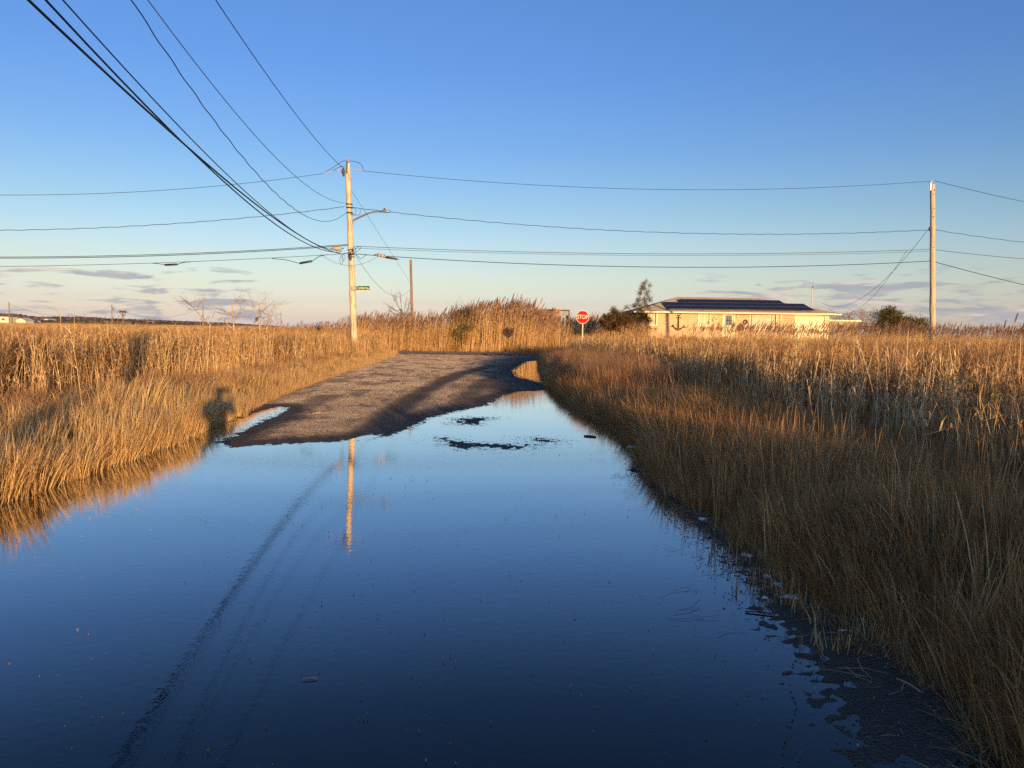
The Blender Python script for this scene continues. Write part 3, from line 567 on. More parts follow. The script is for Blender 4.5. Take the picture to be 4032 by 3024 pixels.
p = np.concatenate([rnd(26, 4.0, 7, 6.5, 13), rnd(110, 4.4, 8, 6, 30), rnd(150, 5, 26, 8, 40), rnd(50, 3.4, 5.5, 20, 45), rnd(80, -12, -8.2, 12, 44), rnd(90, -26, -9, 12, 40)]); p = p[(p[:, 0] < .75*p[:, 1]+1)]
scatter('pale_reeds', pl_, p, RNG.uniform(.75, 1.08, len(p)), 'pale thick old reed stalks standing out of both marsh edges', .07, rot=3.14)
# 7. reeds behind the camera on the right, whose shade covers the right bank
bk = [reeds(12, .3, .80, 1.15, 6, .4, .009, (.02, 0), .06, 'reed_stalks', lw=.03) for _ in range(4)]
p = rnd(2200, 2.8, 12, -26, 1.6); p = p[(p[:, 0] > np.interp(p[:, 1], [-26, -5, 0, 1.6], [2.9, 3.0, 3.4, 4.2]))]
scatter('roadside_reeds', bk, p, RNG.uniform(.8, 1.05, len(p)), 'tall reeds growing beside the road behind the photographer', .06, rot=3.14)
# 8. cut pale stubble at the near right waterline
stub = [tuft(5, .07, .10, .24, .25, (.05, 0), .2, .009, 2, 'reed', 'stubble_stems') for _ in range(4)]
P_ = [(2540, 1860), (2640, 1950), (2800, 2090), (2900, 2210), (3010, 2290), (3090, 2330), (3130, 2390), (3180, 2420), (3240, 2430), (3280, 2480), (3340, 2540), (3400, 2490), (3440, 2540), (3250, 2560), (3320, 2580), (3460, 2560), (3000, 2330), (3060, 2360)]
p = np.array([(gnd(*q)[0]+RNG.normal(0, .06), gnd(*q)[1]+RNG.normal(0, .06)) for q in P_*5])
scatter('stubble', stub, p, RNG.uniform(.5, 1.1, len(p)), 'short pale broken stems at the near right waterline', .12, rot=3.14, zfun=lambda x, y: 0*x-.01)
# 9. gravel and crumbs of asphalt along the water's edge
gv = []
for k in range(4):
    mb = MB(); mb.blob((0, 0, 0), (1, .8, .55), .25, 6); me = bpy.data.meshes.new('pebble'); me.from_pydata(mb.v, [], mb.f); me.update()
    me.materials.append(ML['darkm']); gv.append(bpy.data.objects.new('pebble', me))
n = 7000; y = 2.2+8*RNG.uniform(0, 1, n)**1.4; x = XR(y)-.0-np.minimum(RNG.exponential(.085, n), .35)*np.interp(y, [2, 4, 8], [3.0, 1.5, .7]); p = np.stack([x, y], 1)
p2 = np.concatenate([pl[RNG.integers(0, len(pl), 160)]+RNG.normal(0, .25, (160, 2)) for pl in [POLYS[2], POLYS[3]]]+[POLYS[1][RNG.integers(0, len(POLYS[1]), 60)]+RNG.normal(0, .12, (60, 2))])
p = np.concatenate([p, p2]); p = p[p[:, 0] < XR(p[:, 1])+.1]
scatter('gravel', gv, p, np.concatenate([RNG.uniform(.002, .0075, len(p)-4), RNG.uniform(.01, .016, 4)]), 'dark loose gravel breaking the water surface near right bank', .3, rot=3.14, zfun=lambda x, y: 0*x+.001)
# 10. straw litter, floating and stranded
def straws(n, L0, L1, w, name='straw'):
    V = []; 
    th = RNG.uniform(0, 6.28, n); L = RNG.uniform(L0, L1, n); c = RNG.normal(0, .10, (n, 2)); P = np.zeros((n, 3, 3))
    for k, t in enumerate((-.5, 0, .5)):
        P[:, k, 0] = c[:, 0]+np.cos(th+t*.4)*L*t; P[:, k, 1] = c[:, 1]+np.sin(th+t*.4)*L*t; P[:, k, 2] = RNG.uniform(.001, .015, n)
    Vv, Ff = tube3(P, np.full((n, 3), w)); return source(name, [(Vv, Ff, np.repeat(RNG.uniform(.1, 1, n), 9))], ML['reed'])
sw = [straws(5, .06, .30, .0022) for _ in range(6)]
n = 520; y = 2.0+24*RNG.uniform(0, 1, n)**1.15; x = XR(y)+.05-RNG.exponential(.14, n)
yl = 3+30*RNG.uniform(0, 1, 420)**1.5; xl = XL(yl)+RNG.exponential(.10, 420)-.1
p = np.concatenate([np.stack([x, y], 1), np.stack([xl, yl], 1)])
scatter('straw_litter', sw, p, RNG.uniform(.5, 1.2, len(p)), 'broken straw and stems stranded along the water edges', .04, rot=3.14, zfun=lambda x, y: 0*x+.004)
sp = [straws(2, .003, .012, .0012, 'speck') for _ in range(4)]
n = 420; y = 1.9+9*RNG.uniform(0, 1, n)**1.3; x = RNG.uniform(-.62, .60, n)*y; p = np.stack([x, y], 1); p = p[(p[:, 0] > -4.3) & (p[:, 0] < XR(p[:, 1]))]
scatter('floating_specks', sp, p, RNG.uniform(.5, 1.6, len(p)), 'tiny pale specks floating on the flood water', .05, rot=3.14, zfun=lambda x, y: 0*x+.001, cat='debris')
#@@THINGS
# ================================================================== utility poles
def pole_shaft(name_mat, base, top, r0, r1, parent, n=14):
    mb = MB(); b = Vector(base); t = Vector(top); k = 12
    pts = [b+(t-b)*(i/k)+Vector((random.uniform(-.012, .012), 0, 0)) for i in range(k+1)]
    mb.tube([p-parent.location for p in pts], [r0+(r1-r0)*i/k for i in range(k+1)], n); return mb.build('shaft', ML[name_mat], parent)
P1b = at(1395, 1345, 43); P1t = at(1369, 645, 43); dirp = (P1t-P1b).normalized(); P1g = P1b-dirp*((P1b.z-.0)/dirp.z)
up1 = empty('utility_pole', P1g); tag(up1, 'tall peeling pale utility pole at the corner carrying the green street sign', 'utility pole', 'wooden utility poles along the roads')
pole_shaft('pole1', P1g, P1t, .19, .135, up1)
def on1(py): # point on pole 1's axis at a given image row
    z = at(1380, py, 43).z; return P1g+dirp*((z-P1g.z)/dirp.z)
def L1(v): return Vector(v)-up1.location
mb = MB(); t = L1(P1t)
mb.box(t.x-.03, t.x+.03, t.y-.20, t.y-.13, t.z-.55, t.z+.10); mb.build('pole_top_bracket', ML['darkm'], up1)
mb = MB()
for i in range(4): mb.lathe((t.x, t.y-.05, t.z+.02+i*.06), [(.03, 0), (.085, .015), (.085, .03), (.03, .05)], 12)
mb.lathe((t.x, t.y-.05, t.z+.25), [(.05, 0), (.05, .05), (0, .06)], 12); mb.build('insulator', ML['porc'], up1)
def insul_string(a, b, k, parent, nm='strain_insulator'):
    a = Vector(a); b = Vector(b); mb = MB(); mb.tube([a, b], .012, 6)
    for i in range(k):
        c = a.lerp(b, (i+.7)/(k+.3)); d = (b-a).normalized()*.02; mb.tube([c-d, c, c+d], [.025, .06, .03], 8)
    return mb.build(nm, ML['porc'], parent)
# far-left and far-right strain insulators at the top
aL = L1(on1(668))+Vector((-.1, -.1, 0)); bL = L1(at(1275, 683, 42.6)); bR = L1(at(1430, 673, 43.3))
insul_string(aL, bL, 6, up1); insul_string(L1(on1(666))+Vector((.1, -.1, 0)), bR, 5, up1)
mb = MB(); mb.blob(tuple(L1(on1(672))+Vector((-.24, -.12, -.05))), (.10, .08, .16), .1, 8); mb.blob(tuple(L1(on1(690))+Vector((-.22, -.12, 0))), (.08, .06, .10), .15, 8)
mb.build('clamp', ML['darkm'], up1)
for py in (805, 818, 838, 985, 1003, 1012):
    mb = MB(); c = L1(on1(py)); mb.lathe(tuple(c-Vector((0, 0, .03))), [(.15, 0), (.185, .0), (.185, .06), (.15, .06)], 14); mb.build('band', ML['darkm'], up1)
mb = MB(); c = L1(on1(1012))+Vector((0, -.2, 0)); mb.blob(tuple(c), (.10, .07, .22), .15, 8); mb.build('cable_bracket', ML['darkm'], up1)
# jumper loops and coils tied at the pole
def wire_curve(pts, r, n=6, k=8):
    P = [Vector(p) for p in pts]; out = []
    for i in range(len(P)-1):
        p0 = P[max(i-1, 0)]; p1 = P[i]; p2 = P[i+1]; p3 = P[min(i+2, len(P)-1)]
        for j in range(k):
            u = j/k; out.append(.5*((2*p1)+(p2-p0)*u+(2*p0-5*p1+4*p2-p3)*u*u+(3*p1-p0-3*p2+p3)*u**3))
    out.append(P[-1]); return out
def jumper(pxs, Y, r=.014, parent=up1):
    mb = MB(); mb.tube(wire_curve([L1(at(x, y, Y)) for x, y in pxs], r), r, 5); return mb.build('jumper_wire', ML['wire'], parent)
jumper([(1277, 682), (1310, 660), (1345, 637), (1362, 633)], 42.7); jumper([(1378, 634), (1405, 638), (1424, 650), (1431, 672)], 43.0)
jumper([(1310, 672), (1335, 658), (1350, 655), (1356, 664)], 42.6)
jumper([(1372, 815), (1400, 823), (1398, 845), (1375, 838)], 42.7, .011); jumper([(1418, 823), (1416, 845), (1390, 846), (1375, 832)], 42.8, .011)
for dx, dy, h in ((-28, 0, 40), (-20, -2, 28), (12, -28, 26), (22, -30, 22)):
    jumper([(1372+dx, 1002+dy), (1366+dx, 1002+dy+h*.5), (1372+dx, 1002+dy+h), (1379+dx, 1002+dy+h*.5), (1374+dx, 1003+dy)], 42.6, .011)
jumper([(1345, 1000), (1385, 990), (1410, 972), (1422, 973), (1405, 990), (1375, 1003)], 42.6, .013)
jumper([(1400, 1000), (1420, 1018), (1436, 1008), (1446, 1002)], 42.7, .013)
jumper([(1262, 1000), (1310, 1030), (1370, 1045), (1430, 1038), (1485, 1012)], 42.4, .008)

P2 = empty('utility_pole', (0, 0, 0)); P2t = at(3672, 727, 47); P2b = at(3672, 1345, 47); d2 = (P2t-P2b).normalized(); P2.location = P2b-d2*(P2b.z/d2.z)
tag(P2, 'smooth pale utility pole standing in the reeds right of the pink house', 'utility pole', 'wooden utility poles along the roads')
pole_shaft('pole2', P2.location, P2t, .185, .135, P2)
def L2(v): return Vector(v)-P2.location
def on2(py):
    z = at(3672, py, 47).z; return P2.location+d2*((z-P2.location.z)/d2.z)
t = L2(P2t); mb = MB(); mb.box(t.x-.17, t.x-.11, t.y-.08, t.y-.02, t.z-.35, t.z+.10); mb.build('pole_top_bracket', ML['steel'], P2)
mb = MB(); mb.lathe((t.x-.14, t.y-.05, t.z+.08), [(.05, 0), (.08, .03), (.05, .06), (.09, .09), (.05, .13), (0, .14)], 12); mb.build('insulator', ML['porc'], P2)
mb = MB(); c = L2(on2(903)); mb.blob((c.x-.22, c.y-.12, c.z), (.10, .08, .13), .2, 8); mb.build('clamp', ML['darkm'], P2)
for py in (750, 768, 822, 855, 976):
    mb = MB(); c = L2(on2(py)); mb.blob((c.x+random.uniform(-.03, .05), c.y-.15, c.z), (.03, .02, .035), .1, 6); mb.build('bolt', ML['darkm'], P2)

P3 = empty('utility_pole', (0, 0, 0)); P3t = at(1617, 1022, 75); P3.location = (P3t.x+.25, 75, .1)
tag(P3, 'thin brown utility pole rising from the reeds beyond the cross road', 'utility pole', 'wooden utility poles along the roads')
pole_shaft('pole3', P3.location, P3t, .15, .11, P3)
# pole behind the camera on the left, from which the overhead lines come, and an unseen pole added behind right to cast a shadow band
PB = empty('utility_pole', (-5, -3, 0)); tag(PB, 'utility pole behind the photographer on the left verge', 'utility pole', 'wooden utility poles along the roads'); pole_shaft('pole2', PB.location, (-5, -3, 11.6), .17, .12, PB)
PC = empty('utility_pole', (4.2, -17.5, 0)); tag(PC, 'unseen pole added behind the photographer on the right for its shadow', 'utility pole', 'wooden utility poles along the roads'); pole_shaft('pole2', PC.location, (4.2, -17.5, 9.5), .2, .14, PC)

# street lamp on pole 1
sl = empty('street_lamp', tuple(on1(872))); tag(sl, 'cobra head street lamp on a curved arm high on the corner pole', 'street lamp')
def LS(v): return Vector(v)-sl.location
mb = MB(); mb.tube(wire_curve([LS(at(1382, 873, 43)), LS(at(1410, 858, 42.8)), LS(at(1450, 840, 42.6)), LS(at(1475, 834, 42.5)), LS(at(1502, 833, 42.4))], .04), [.055]*17+[.045]*16, 8); mb.build('arm', ML['steel'], sl)
mb = MB(); c = LS(at(1384, 874, 43)); mb.box(c.x-.08, c.x+.06, c.y-.1, c.y+.1, c.z-.12, c.z+.12); mb.build('mount_plate', ML['steel'], sl, .01)
mb = MB(); c = LS(at(1520, 833, 42.3)); prof = [(-.30, .05, .05), (-.18, .12, .09), (0, .15, .10), (.16, .14, .08), (.26, .07, .04)]
vs = []
for (x, w_, h_) in prof:
    for k in range(10):
        a = 2*math.pi*k/10; vs.append((c.x+x, c.y+w_*math.cos(a), c.z+h_*max(math.sin(a), -.45)))
mb.add(vs, [(i*10+k, i*10+(k+1) % 10, (i+1)*10+(k+1) % 10, (i+1)*10+k) for i in range(4) for k in range(10)]+[tuple(range(9, -1, -1)), tuple(range(40, 50))], True); mb.build('lamp_head', ML['steel'], sl)
mb = MB(); mb.lathe((c.x-.09, c.y, c.z+.08), [(.04, 0), (.05, .03), (.045, .09), (0, .10)], 10); mb.build('photocell', ML['black'], sl)

# ------------------------------------------------------------------ text helper
def text_mesh(body, size, m, name, parent, loc, rot=(math.pi/2, 0, 0), sx=1.0, ext=.002, bold=.0):
    cu = bpy.data.curves.new(name, 'FONT'); cu.body = body; cu.size = size; cu.extrude = ext; cu.align_x = 'CENTER'; cu.align_y = 'CENTER'; cu.offset = bold
    tmp = bpy.data.objects.new(name+'_tmp', cu); dg = bpy.context.evaluated_depsgraph_get(); COL.objects.link(tmp); dg.update()
    me = bpy.data.meshes.new_from_object(tmp.evaluated_get(bpy.context.evaluated_depsgraph_get())); COL.objects.unlink(tmp); bpy.data.objects.remove(tmp); bpy.data.curves.remove(cu)
    me.materials.clear(); me.materials.append(m); o = bpy.data.objects.new(name, me); COL.objects.link(o); o.parent = parent; o.location = loc; o.rotation_euler = rot; o.scale = (sx, 1, 1); return o
ML['red'] = mat('sign_red', (.46, .008, .008), .7, spec=.1); ML['signw'] = mat('sign_white', (.66, .64, .58), .7, spec=.1); ML['green'] = mat('sign_green', (.002, .13, .055), .7, spec=.1)
ML['post'] = mat('sign_post', (.62, .56, .42), .55, 9, .2)
# stop sign
sc_ = at(2294, 1248.5, 46); ss = empty('stop_sign', (sc_.x, 46, .1)); tag(ss, 'red octagonal STOP sign on a pale post at the right corner', 'stop sign')
def LQ(v): return Vector(v)-ss.location
c = LQ(sc_); R8 = .412
def octo(mb, c, r, y0, y1):
    vs = [(c.x+r*math.cos(math.pi/8+k*math.pi/4), y, c.z+r*math.sin(math.pi/8+k*math.pi/4)) for y in (y0, y1) for k in range(8)]
    mb.add(vs, [tuple(range(8)), tuple(range(15, 7, -1))]+[(k, k+8, (k+1) % 8+8, (k+1) % 8) for k in range(8)])
mb = MB(); octo(mb, c, R8, c.y-.002, c.y+.004); mb.build('border', ML['signw'], ss)
mb = MB(); octo(mb, c, R8-.028, c.y-.006, c.y-.0025); mb.build('face', ML['red'], ss)
text_mesh('STOP', .345, ML['signw'], 'lettering', ss, (c.x, c.y-.010, c.z-.0), sx=.80, bold=.004)
mb = MB(); bx = LQ(at(2290, 1400, 46)); mb.box(-.035, .035, .008, .045, -.2, c.z+.3); o = mb.build('post', ML['post'], ss); o.rotation_euler.y = .01
for zz in (c.z+.25, c.z-.25):
    mb = MB(); mb.lathe((c.x, c.y-.02, zz), [(0, 0), (.014, .002), (.014, .012), (0, .014)], 8, 'Y'); mb.build('bolt', ML['steel'], ss)
# street name sign
a = at(1400, 1124, 42.7); b = at(1456, 1146, 42.7); sn = empty('street_sign', (a.x, 42.7, b.z)); tag(sn, 'green Cranberry Dr street name sign fixed to the corner pole', 'street sign')
W_ = b.x-a.x; H_ = a.z-b.z; mb = MB(); mb.box(0, W_, 0, .004, 0, H_); mb.build('border', ML['signw'], sn)
mb = MB(); mb.box(.0, W_-.010, -.004, -.0008, .035, H_-.018); mb.build('face', ML['green'], sn)
text_mesh('Cranberry', .232, ML['signw'], 'lettering', sn, (W_*.43, -.007, H_*.55), sx=.66, bold=.001)
text_mesh('Dr', .11, ML['signw'], 'lettering', sn, (W_*.90, -.007, H_*.42), sx=.8, bold=.003)
mb = MB(); mb.box(-.22, .02, .004, .02, .03, H_-.02); mb.build('bracket', ML['steel'], sn)

# ================================================================== overhead lines
def line(label, A, B, sag, r, m='wire', twist=0, group='overhead lines at the crossing', n=40, name='overhead_cable', extra=None):
    A = Vector(A); B = Vector(B); mb = MB(); pts = []
    for i in range(n+1):
        t = i/n; p = A.lerp(B, t); p.z -= 4*sag*t*(1-t)
        if extra: p += extra(t)
        pts.append(p)
    if twist:
        q = []; k = n*10
        for i in range(k+1):
            t = i/k; p = A.lerp(B, t); p.z -= 4*sag*t*(1-t); an = t*twist
            q.append(p+Vector((math.cos(an), 0, math.sin(an)))*r*.8)
        mb.tube(q, r, 5)
    else: mb.tube(pts, r, 6)
    o = mb.build(name, ML[m], None); tag(o, label, 'overhead cable', group); return o
Bp = lambda z, dx=0: Vector((-5+dx, -3, z))
line('topmost wire running steeply up from the corner pole top', at(1348, 660, 43), Bp(10.4), 1.1, .013)
line('thin wire rising from below the corner pole top, second from right', at(1364, 799, 43), Bp(10.2), 2.3, .010, 'wireg')
line('twisted service cable dipping below its clamp left of the corner pole', at(1361, 839, 43), Vector((-4.5, -3, 11.2)), 3.7, .011, twist=2*math.pi*34)
line('leftmost and lowest of the three thick cables from top left', at(1345, 1000, 43), Bp(7.2), 1.2, .020)
line('middle one of three thick cables from top left', at(1345, 992, 43), Bp(8.3), 1.9, .017)
line('uppermost one of three thick cables from top left', at(1345, 988, 43), Bp(8.3, .15), 1.75, .012)
def to_left(label, px0, py0, pyL, r, sagpx, m='wire', tw=0):
    A = at(px0, py0, 43); B0 = at(0, pyL, 40.4); d = B0-A; B = A+d*1.75
    # sag chosen so that the line is level at the frame's edge
    line(label, A, B, 0 if not sagpx else sagpx, r, m, tw)
def span(label, A, B, sag, r, m='wire', tw=0, **k): return line(label, A, B, sag, r, m, tw, **k)
LP = lambda py: at(-560, py, 38.9)
span('top wire from the corner pole insulators to the left edge', at(1275, 683, 42.7), LP(748), .62, .012)
span('second wire from the top leaving the corner pole leftward', at(1355, 814, 43), LP(900), .52, .015, tw=2*math.pi*20)
span('thick upper communication cable running left from the corner pole', at(1375, 962, 43), LP(1005), .32, .017)
span('sagging lower edge of the upper left communication cable', at(1372, 966, 43), LP(1008), .34, .019)
span('lower left communication cable with two black splice cases', at(1375, 998, 43), LP(1052), .22, .013)
span('top wire between the corner pole and the right pole', at(1431, 673, 43.3), at(3661, 713, 47), .75, .012)
span('twisted wire between the two poles below the top wire', at(1372, 815, 43), at(3655, 905, 47), .75, .015, tw=2*math.pi*30)
span('upper communication cable between the two poles', at(1372, 968, 43), at(3660, 982, 47), .35, .014)
span('thin strand along the upper communication cable between poles', at(1378, 976, 43), at(3655, 990, 47), .33, .012, 'wireg')
span('lower communication cable between the two poles', at(1375, 998, 43), at(3660, 1028, 47), .55, .020)
R2 = Vector((60, 66, 0))
def right_of(label, py, py_edge, r, tw=0):
    A = at(3680, py, 47); E = at(4032, py_edge, 51.5); B = A+(E-A)*3.2; B.z += .9
    span(label, A, B, .35, r, tw=tw)
right_of('top wire leaving the right pole toward the right edge', 712, 793, .014)
right_of('second wire leaving the right pole toward the right edge', 905, 953, .015, 2*math.pi*14)
right_of('third wire leaving the right pole toward the right edge', 983, 1018, .014)
right_of('lowest cable leaving the right pole toward the right edge', 1031, 1120, .019)
span('steep guy wire from the corner pole to the thin brown pole', at(1384, 750, 43), at(1612, 1108, 75), .0, .010, 'wireg')
span('slack lower wire hanging from corner pole to brown pole', at(1400, 1004, 43), at(1614, 1142, 75), 1.3, .010, 'wireg')
H1 = at(3238, 1193, 84)
span('service cable sagging from the right pole to the house mast', at(3652, 906, 47), H1, 1.9, .013)
span('lower service cable sagging from right pole toward the house', at(3570, 988, 47.0), at(3262, 1213, 82), 1.9, .011)
# splice cases hung on the lower cable, tan ones by the pole
def case(label, a, b, r, m, Y, ribs=0, name='splice_case', sq=False, leads=None):
    A = at(*a, Y); B = at(*b, Y); o = empty(name, tuple((A+B)/2)); tag(o, label, 'splice case', 'splice cases on the overhead cables'); A = A-o.location; B = B-o.location
    mb = MB(); d = (B-A).normalized(); mb.tube([A, A+d*.03, B-d*.03, B], [r*.6, r, r, r*.6], 10 if not sq else 6); mb.build('case_body', ML[m], o)
    if ribs:
        for i in range(ribs):
            mb = MB(); c = A.lerp(B, (i+.5)/ribs); mb.tube([c-d*.02, c+d*.02], r*1.12, 10); mb.build('strap', ML['darkm'], o)
    if leads:
        for (q, E_) in ((leads[0], A), (leads[1], B)):
            Q = at(*q, Y)-o.location; dd = (Q-E_); mb = MB(); mb.tube(wire_curve([E_, E_.lerp(Q, .5)+Vector((0, 0, dd.z*.25)), Q], 1, k=5), .018, 6); mb.build('cable_end', ML['wire'], o)
        return o
    mb = MB(); mb.tube([A-d*.12, A], .025, 6); mb.build('cable_end', ML['darkm'], o); mb = MB(); mb.tube([B, B+d*.12], .025, 6); mb.build('cable_end', ML['darkm'], o); return o
case('black splice case on the lower left cable nearest the picture edge', (648, 1043), (699, 1041), .055, 'black', 41.3, leads=((595, 1036), (750, 1031)))
case('black splice case tilted up toward the corner pole from the left', (1179, 1037), (1229, 1028), .06, 'black', 42.6, leads=((1070, 1018), (1290, 1003)))
case('black tube shaped splice case just right of the corner pole', (1516, 1013), (1564, 1020), .055, 'black', 43)
case('ribbed tan splice case right of the corner pole', (1482, 1003), (1520, 1010), .085, 'tan', 43, 3)
case('boxy tan splice case just left of the corner pole', (1309, 978), (1345, 978), .115, 'tan', 42.8, 0, sq=True)
jumperless = None

# ================================================================== house
ML['siding'] = mat('pink_siding', (.58, .44, .35), .7, 1.5, .08)
def siding_mat():
    m = bpy.data.materials.new('pink_clapboard'); m.use_nodes = True; nt = m.node_tree; p = nt.nodes['Principled BSDF']; p.inputs['Roughness'].default_value = .7
    t = N(nt, 'ShaderNodeTexCoord'); s = N(nt, 'ShaderNodeSeparateXYZ'); nt.links.new(t.outputs['Object'], s.inputs[0])
    fr = M_(nt, 'FRACT', M_(nt, 'MULTIPLY', s.outputs[2], 1/.19))
    n = N(nt, 'ShaderNodeTexNoise', Scale=2.0, Detail=4.0); nt.links.new(t.outputs['Object'], n.inputs['Vector'])
    r = ramp(nt, [(.3, (.56, .39, .22)), (.7, (.66, .48, .28))]); nt.links.new(n.outputs[0], r.inputs[0])
    groove = ramp(nt, [(0, .45), (.08, .55), (.14, 1.0)]); nt.links.new(fr, groove.inputs[0])
    nt.links.new(MIX(nt, 1.0, r.outputs[0], groove.outputs[0], 'MULTIPLY'), p.inputs['Base Color'])
    b = N(nt, 'ShaderNodeBump', Strength=.6, Distance=.02); nt.links.new(fr, b.inputs['Height']); nt.links.new(b.outputs[0], p.inputs['Normal']); return m
ML['siding'] = siding_mat()
def shingle_mat():
    m = bpy.data.materials.new('tan_shingles'); m.use_nodes = True; nt = m.node_tree; p = nt.nodes['Principled BSDF']; p.inputs['Roughness'].default_value = .95; p.inputs['Diffuse Roughness'].default_value = 1
    t = N(nt, 'ShaderNodeTexCoord'); mp = N(nt, 'ShaderNodeMapping'); mp.inputs['Scale'].default_value = (1, 1, 3); nt.links.new(t.outputs['Object'], mp.inputs[0])
    br = N(nt, 'ShaderNodeTexVoronoi', Scale=3.2); nt.links.new(mp.outputs[0], br.inputs['Vector'])
    n = N(nt, 'ShaderNodeTexNoise', Scale=14.0, Detail=4.0); nt.links.new(t.outputs['Object'], n.inputs['Vector'])
    r = ramp(nt, [(.3, (.20, .16, .115)), (.7, (.34, .28, .205))]); nt.links.new(M_(nt, 'MULTIPLY_ADD', br.outputs['Color'], .35, M_(nt, 'MULTIPLY', n.outputs[0], .65)), r.inputs[0]); nt.links.new(r.outputs[0], p.inputs['Base Color']); return m
ML['shingle'] = shingle_mat()
def panel_mat():
    m = bpy.data.materials.new('solar_cells'); m.use_nodes = True; nt = m.node_tree; p = nt.nodes['Principled BSDF']; p.inputs['Roughness'].default_value = .5; p.inputs['Specular IOR Level'].default_value = .06
    t = N(nt, 'ShaderNodeTexCoord'); s = N(nt, 'ShaderNodeSeparateXYZ'); nt.links.new(t.outputs['Object'], s.inputs[0])
    a = M_(nt, 'LESS_THAN', M_(nt, 'FRACT', M_(nt, 'MULTIPLY', s.outputs[0], 1/.16)), .10); b = M_(nt, 'LESS_THAN', M_(nt, 'FRACT', M_(nt, 'MULTIPLY', s.outputs[1], 1/.16)), .10)
    nt.links.new(MIX(nt, M_(nt, 'MAXIMUM', a, b), (.016, .019, .034), (.05, .054, .07)), p.inputs['Base Color']); return m
ML['solar'] = panel_mat(); ML['alum'] = mat('panel_frame', (.16, .16, .18), .4, metal=.7)
ML['glass'] = mat('window_glass', (.10, .11, .12), .06, spec=.9); ML['curtain'] = mat('pale_curtain', (.66, .56, .42), .8, 4, .1); ML['garage'] = mat('cream_garage_door', (.82, .74, .46), .5, 2, .05)
HY = 75.0; HX0 = at(2553, 1290, HY).x; HX1 = at(3262, 1290, HY).x-.05; EX0 = at(2499, 1226, HY-.7).x; EX1 = at(3313, 1230, HY-.7).x
EZ = 3.72; HB = 13.0; hs_ = empty('house', (HX0, HY, .9)); tag(hs_, 'single storey pink sided house with hip roof and solar panels', 'house')
def LH(v): return Vector(v)-hs_.location
# walls with real openings are built as boards around the openings
wx0, wx1 = 0.0, HX1-HX0; zt = EZ-.9-.05
def hx(px): return at(px, 1290, HY).x-HX0
def hz(py, px=2900): return at(px, py, HY).z-.9
OP = [  # x0,x1,z0,z1
    (hx(2553), hx(2583), hz(1279, 2570), hz(1232, 2570)), (hx(2752), hx(2792), hz(1280, 2770), hz(1237, 2770)),
    (hx(2849), hx(2888), 0.05, hz(1237, 2868)), (hx(2954), hx(3054), hz(1295, 3000), hz(1238, 3000)), (hx(3132), hx(3246), 0.05, hz(1246, 3190))]
mb = MB(); T = .15; xs = wx0
for (x0, x1, z0, z1) in OP:
    x0 = max(x0, 0.0)
    if x0 > xs+1e-3: mb.box(xs, x0, 0, T, -.9, zt)
    mb.box(x0, x1, 0, T, z1, zt)
    mb.box(x0, x1, 0, T, -.9, z0)
    xs = x1
mb.box(xs, wx1, 0, T, -.9, zt)
mb.box(0, T, T, HB, -.9, zt); mb.box(wx1-T, wx1, T, HB, -.9, zt); mb.box(T, wx1-T, HB-T, HB, -.9, zt)
mb.build('wall', ML['siding'], hs_)
for q0, q1 in ((-.02, .06), (wx1-.08, wx1+.02)): mb = MB(); mb.box(q0, q1, -.03, -.002, -.9, zt-.02); mb.build('corner_board', ML['white'], hs_)
# roof
e0 = EX0-HX0; e1 = EX1-HX0; yf = -.65; yb = HB+.65; ez = EZ-.9; hd = (yb-yf)/2; rz = ez+1.72; rx0 = e0+hd*.78; rx1 = e1-hd*.78; ym = (yf+yb)/2
rf = MB(); rf.add([(e0, yf, ez), (e1, yf, ez), (e1, yb, ez), (e0, yb, ez), (rx0, ym, rz), (rx1, ym, rz), (e0, yf, ez-.04), (e1, yf, ez-.04), (e1, yb, ez-.04), (e0, yb, ez-.04)],
       [(0, 1, 5, 4), (1, 2, 5), (2, 3, 4, 5), (3, 0, 4), (6, 9, 8, 7), (0, 6, 7, 1), (1, 7, 8, 2), (2, 8, 9, 3), (3, 9, 6, 0)])
roof = rf.build('roof', ML['shingle'], hs_)
mb = MB(); mb.box(e0-.06, e1+.06, yf-.10, yf-.003, ez-.16, ez-.01); mb.box(e0-.10, e0-.003, yf, yb, ez-.16, ez-.01); mb.box(e1+.003, e1+.10, yf, yb, ez-.16, ez-.01); mb.build('gutter', ML['white'], hs_, .02)
mb = MB(); mb.box(e0+.02, e1-.02, yf+.01, -.01, ez-.12, ez-.06); mb.build('soffit', ML['white'], hs_)
mb = MB(); mb.tube(wire_curve([(e1-.55, yf-.05, ez-.2), (e1-.62, yf+.05, ez-.32), (wx1+.1, -.02, ez-.62), (wx1+.06, -.04, -.9)], .05), .045, 8); mb.build('downspout', ML['white'], hs_)
mb = MB(); dx_ = hx(3073); mb.box(dx_-.06, dx_+.06, -.10, -.004, -.9, zt-.06); mb.build('downspout', ML['white'], hs_)
mb = MB(); mx_ = hx(3238)+1.2; mb.tube([(mx_, 6.0, ez+.6), (mx_, 6.0, ez+2.9)], .045, 8); mb.blob((mx_+.1, 5.95, ez+2.9), (.16, .1, .12), .1, 8); mb.build('service_mast', ML['steel'], hs_)
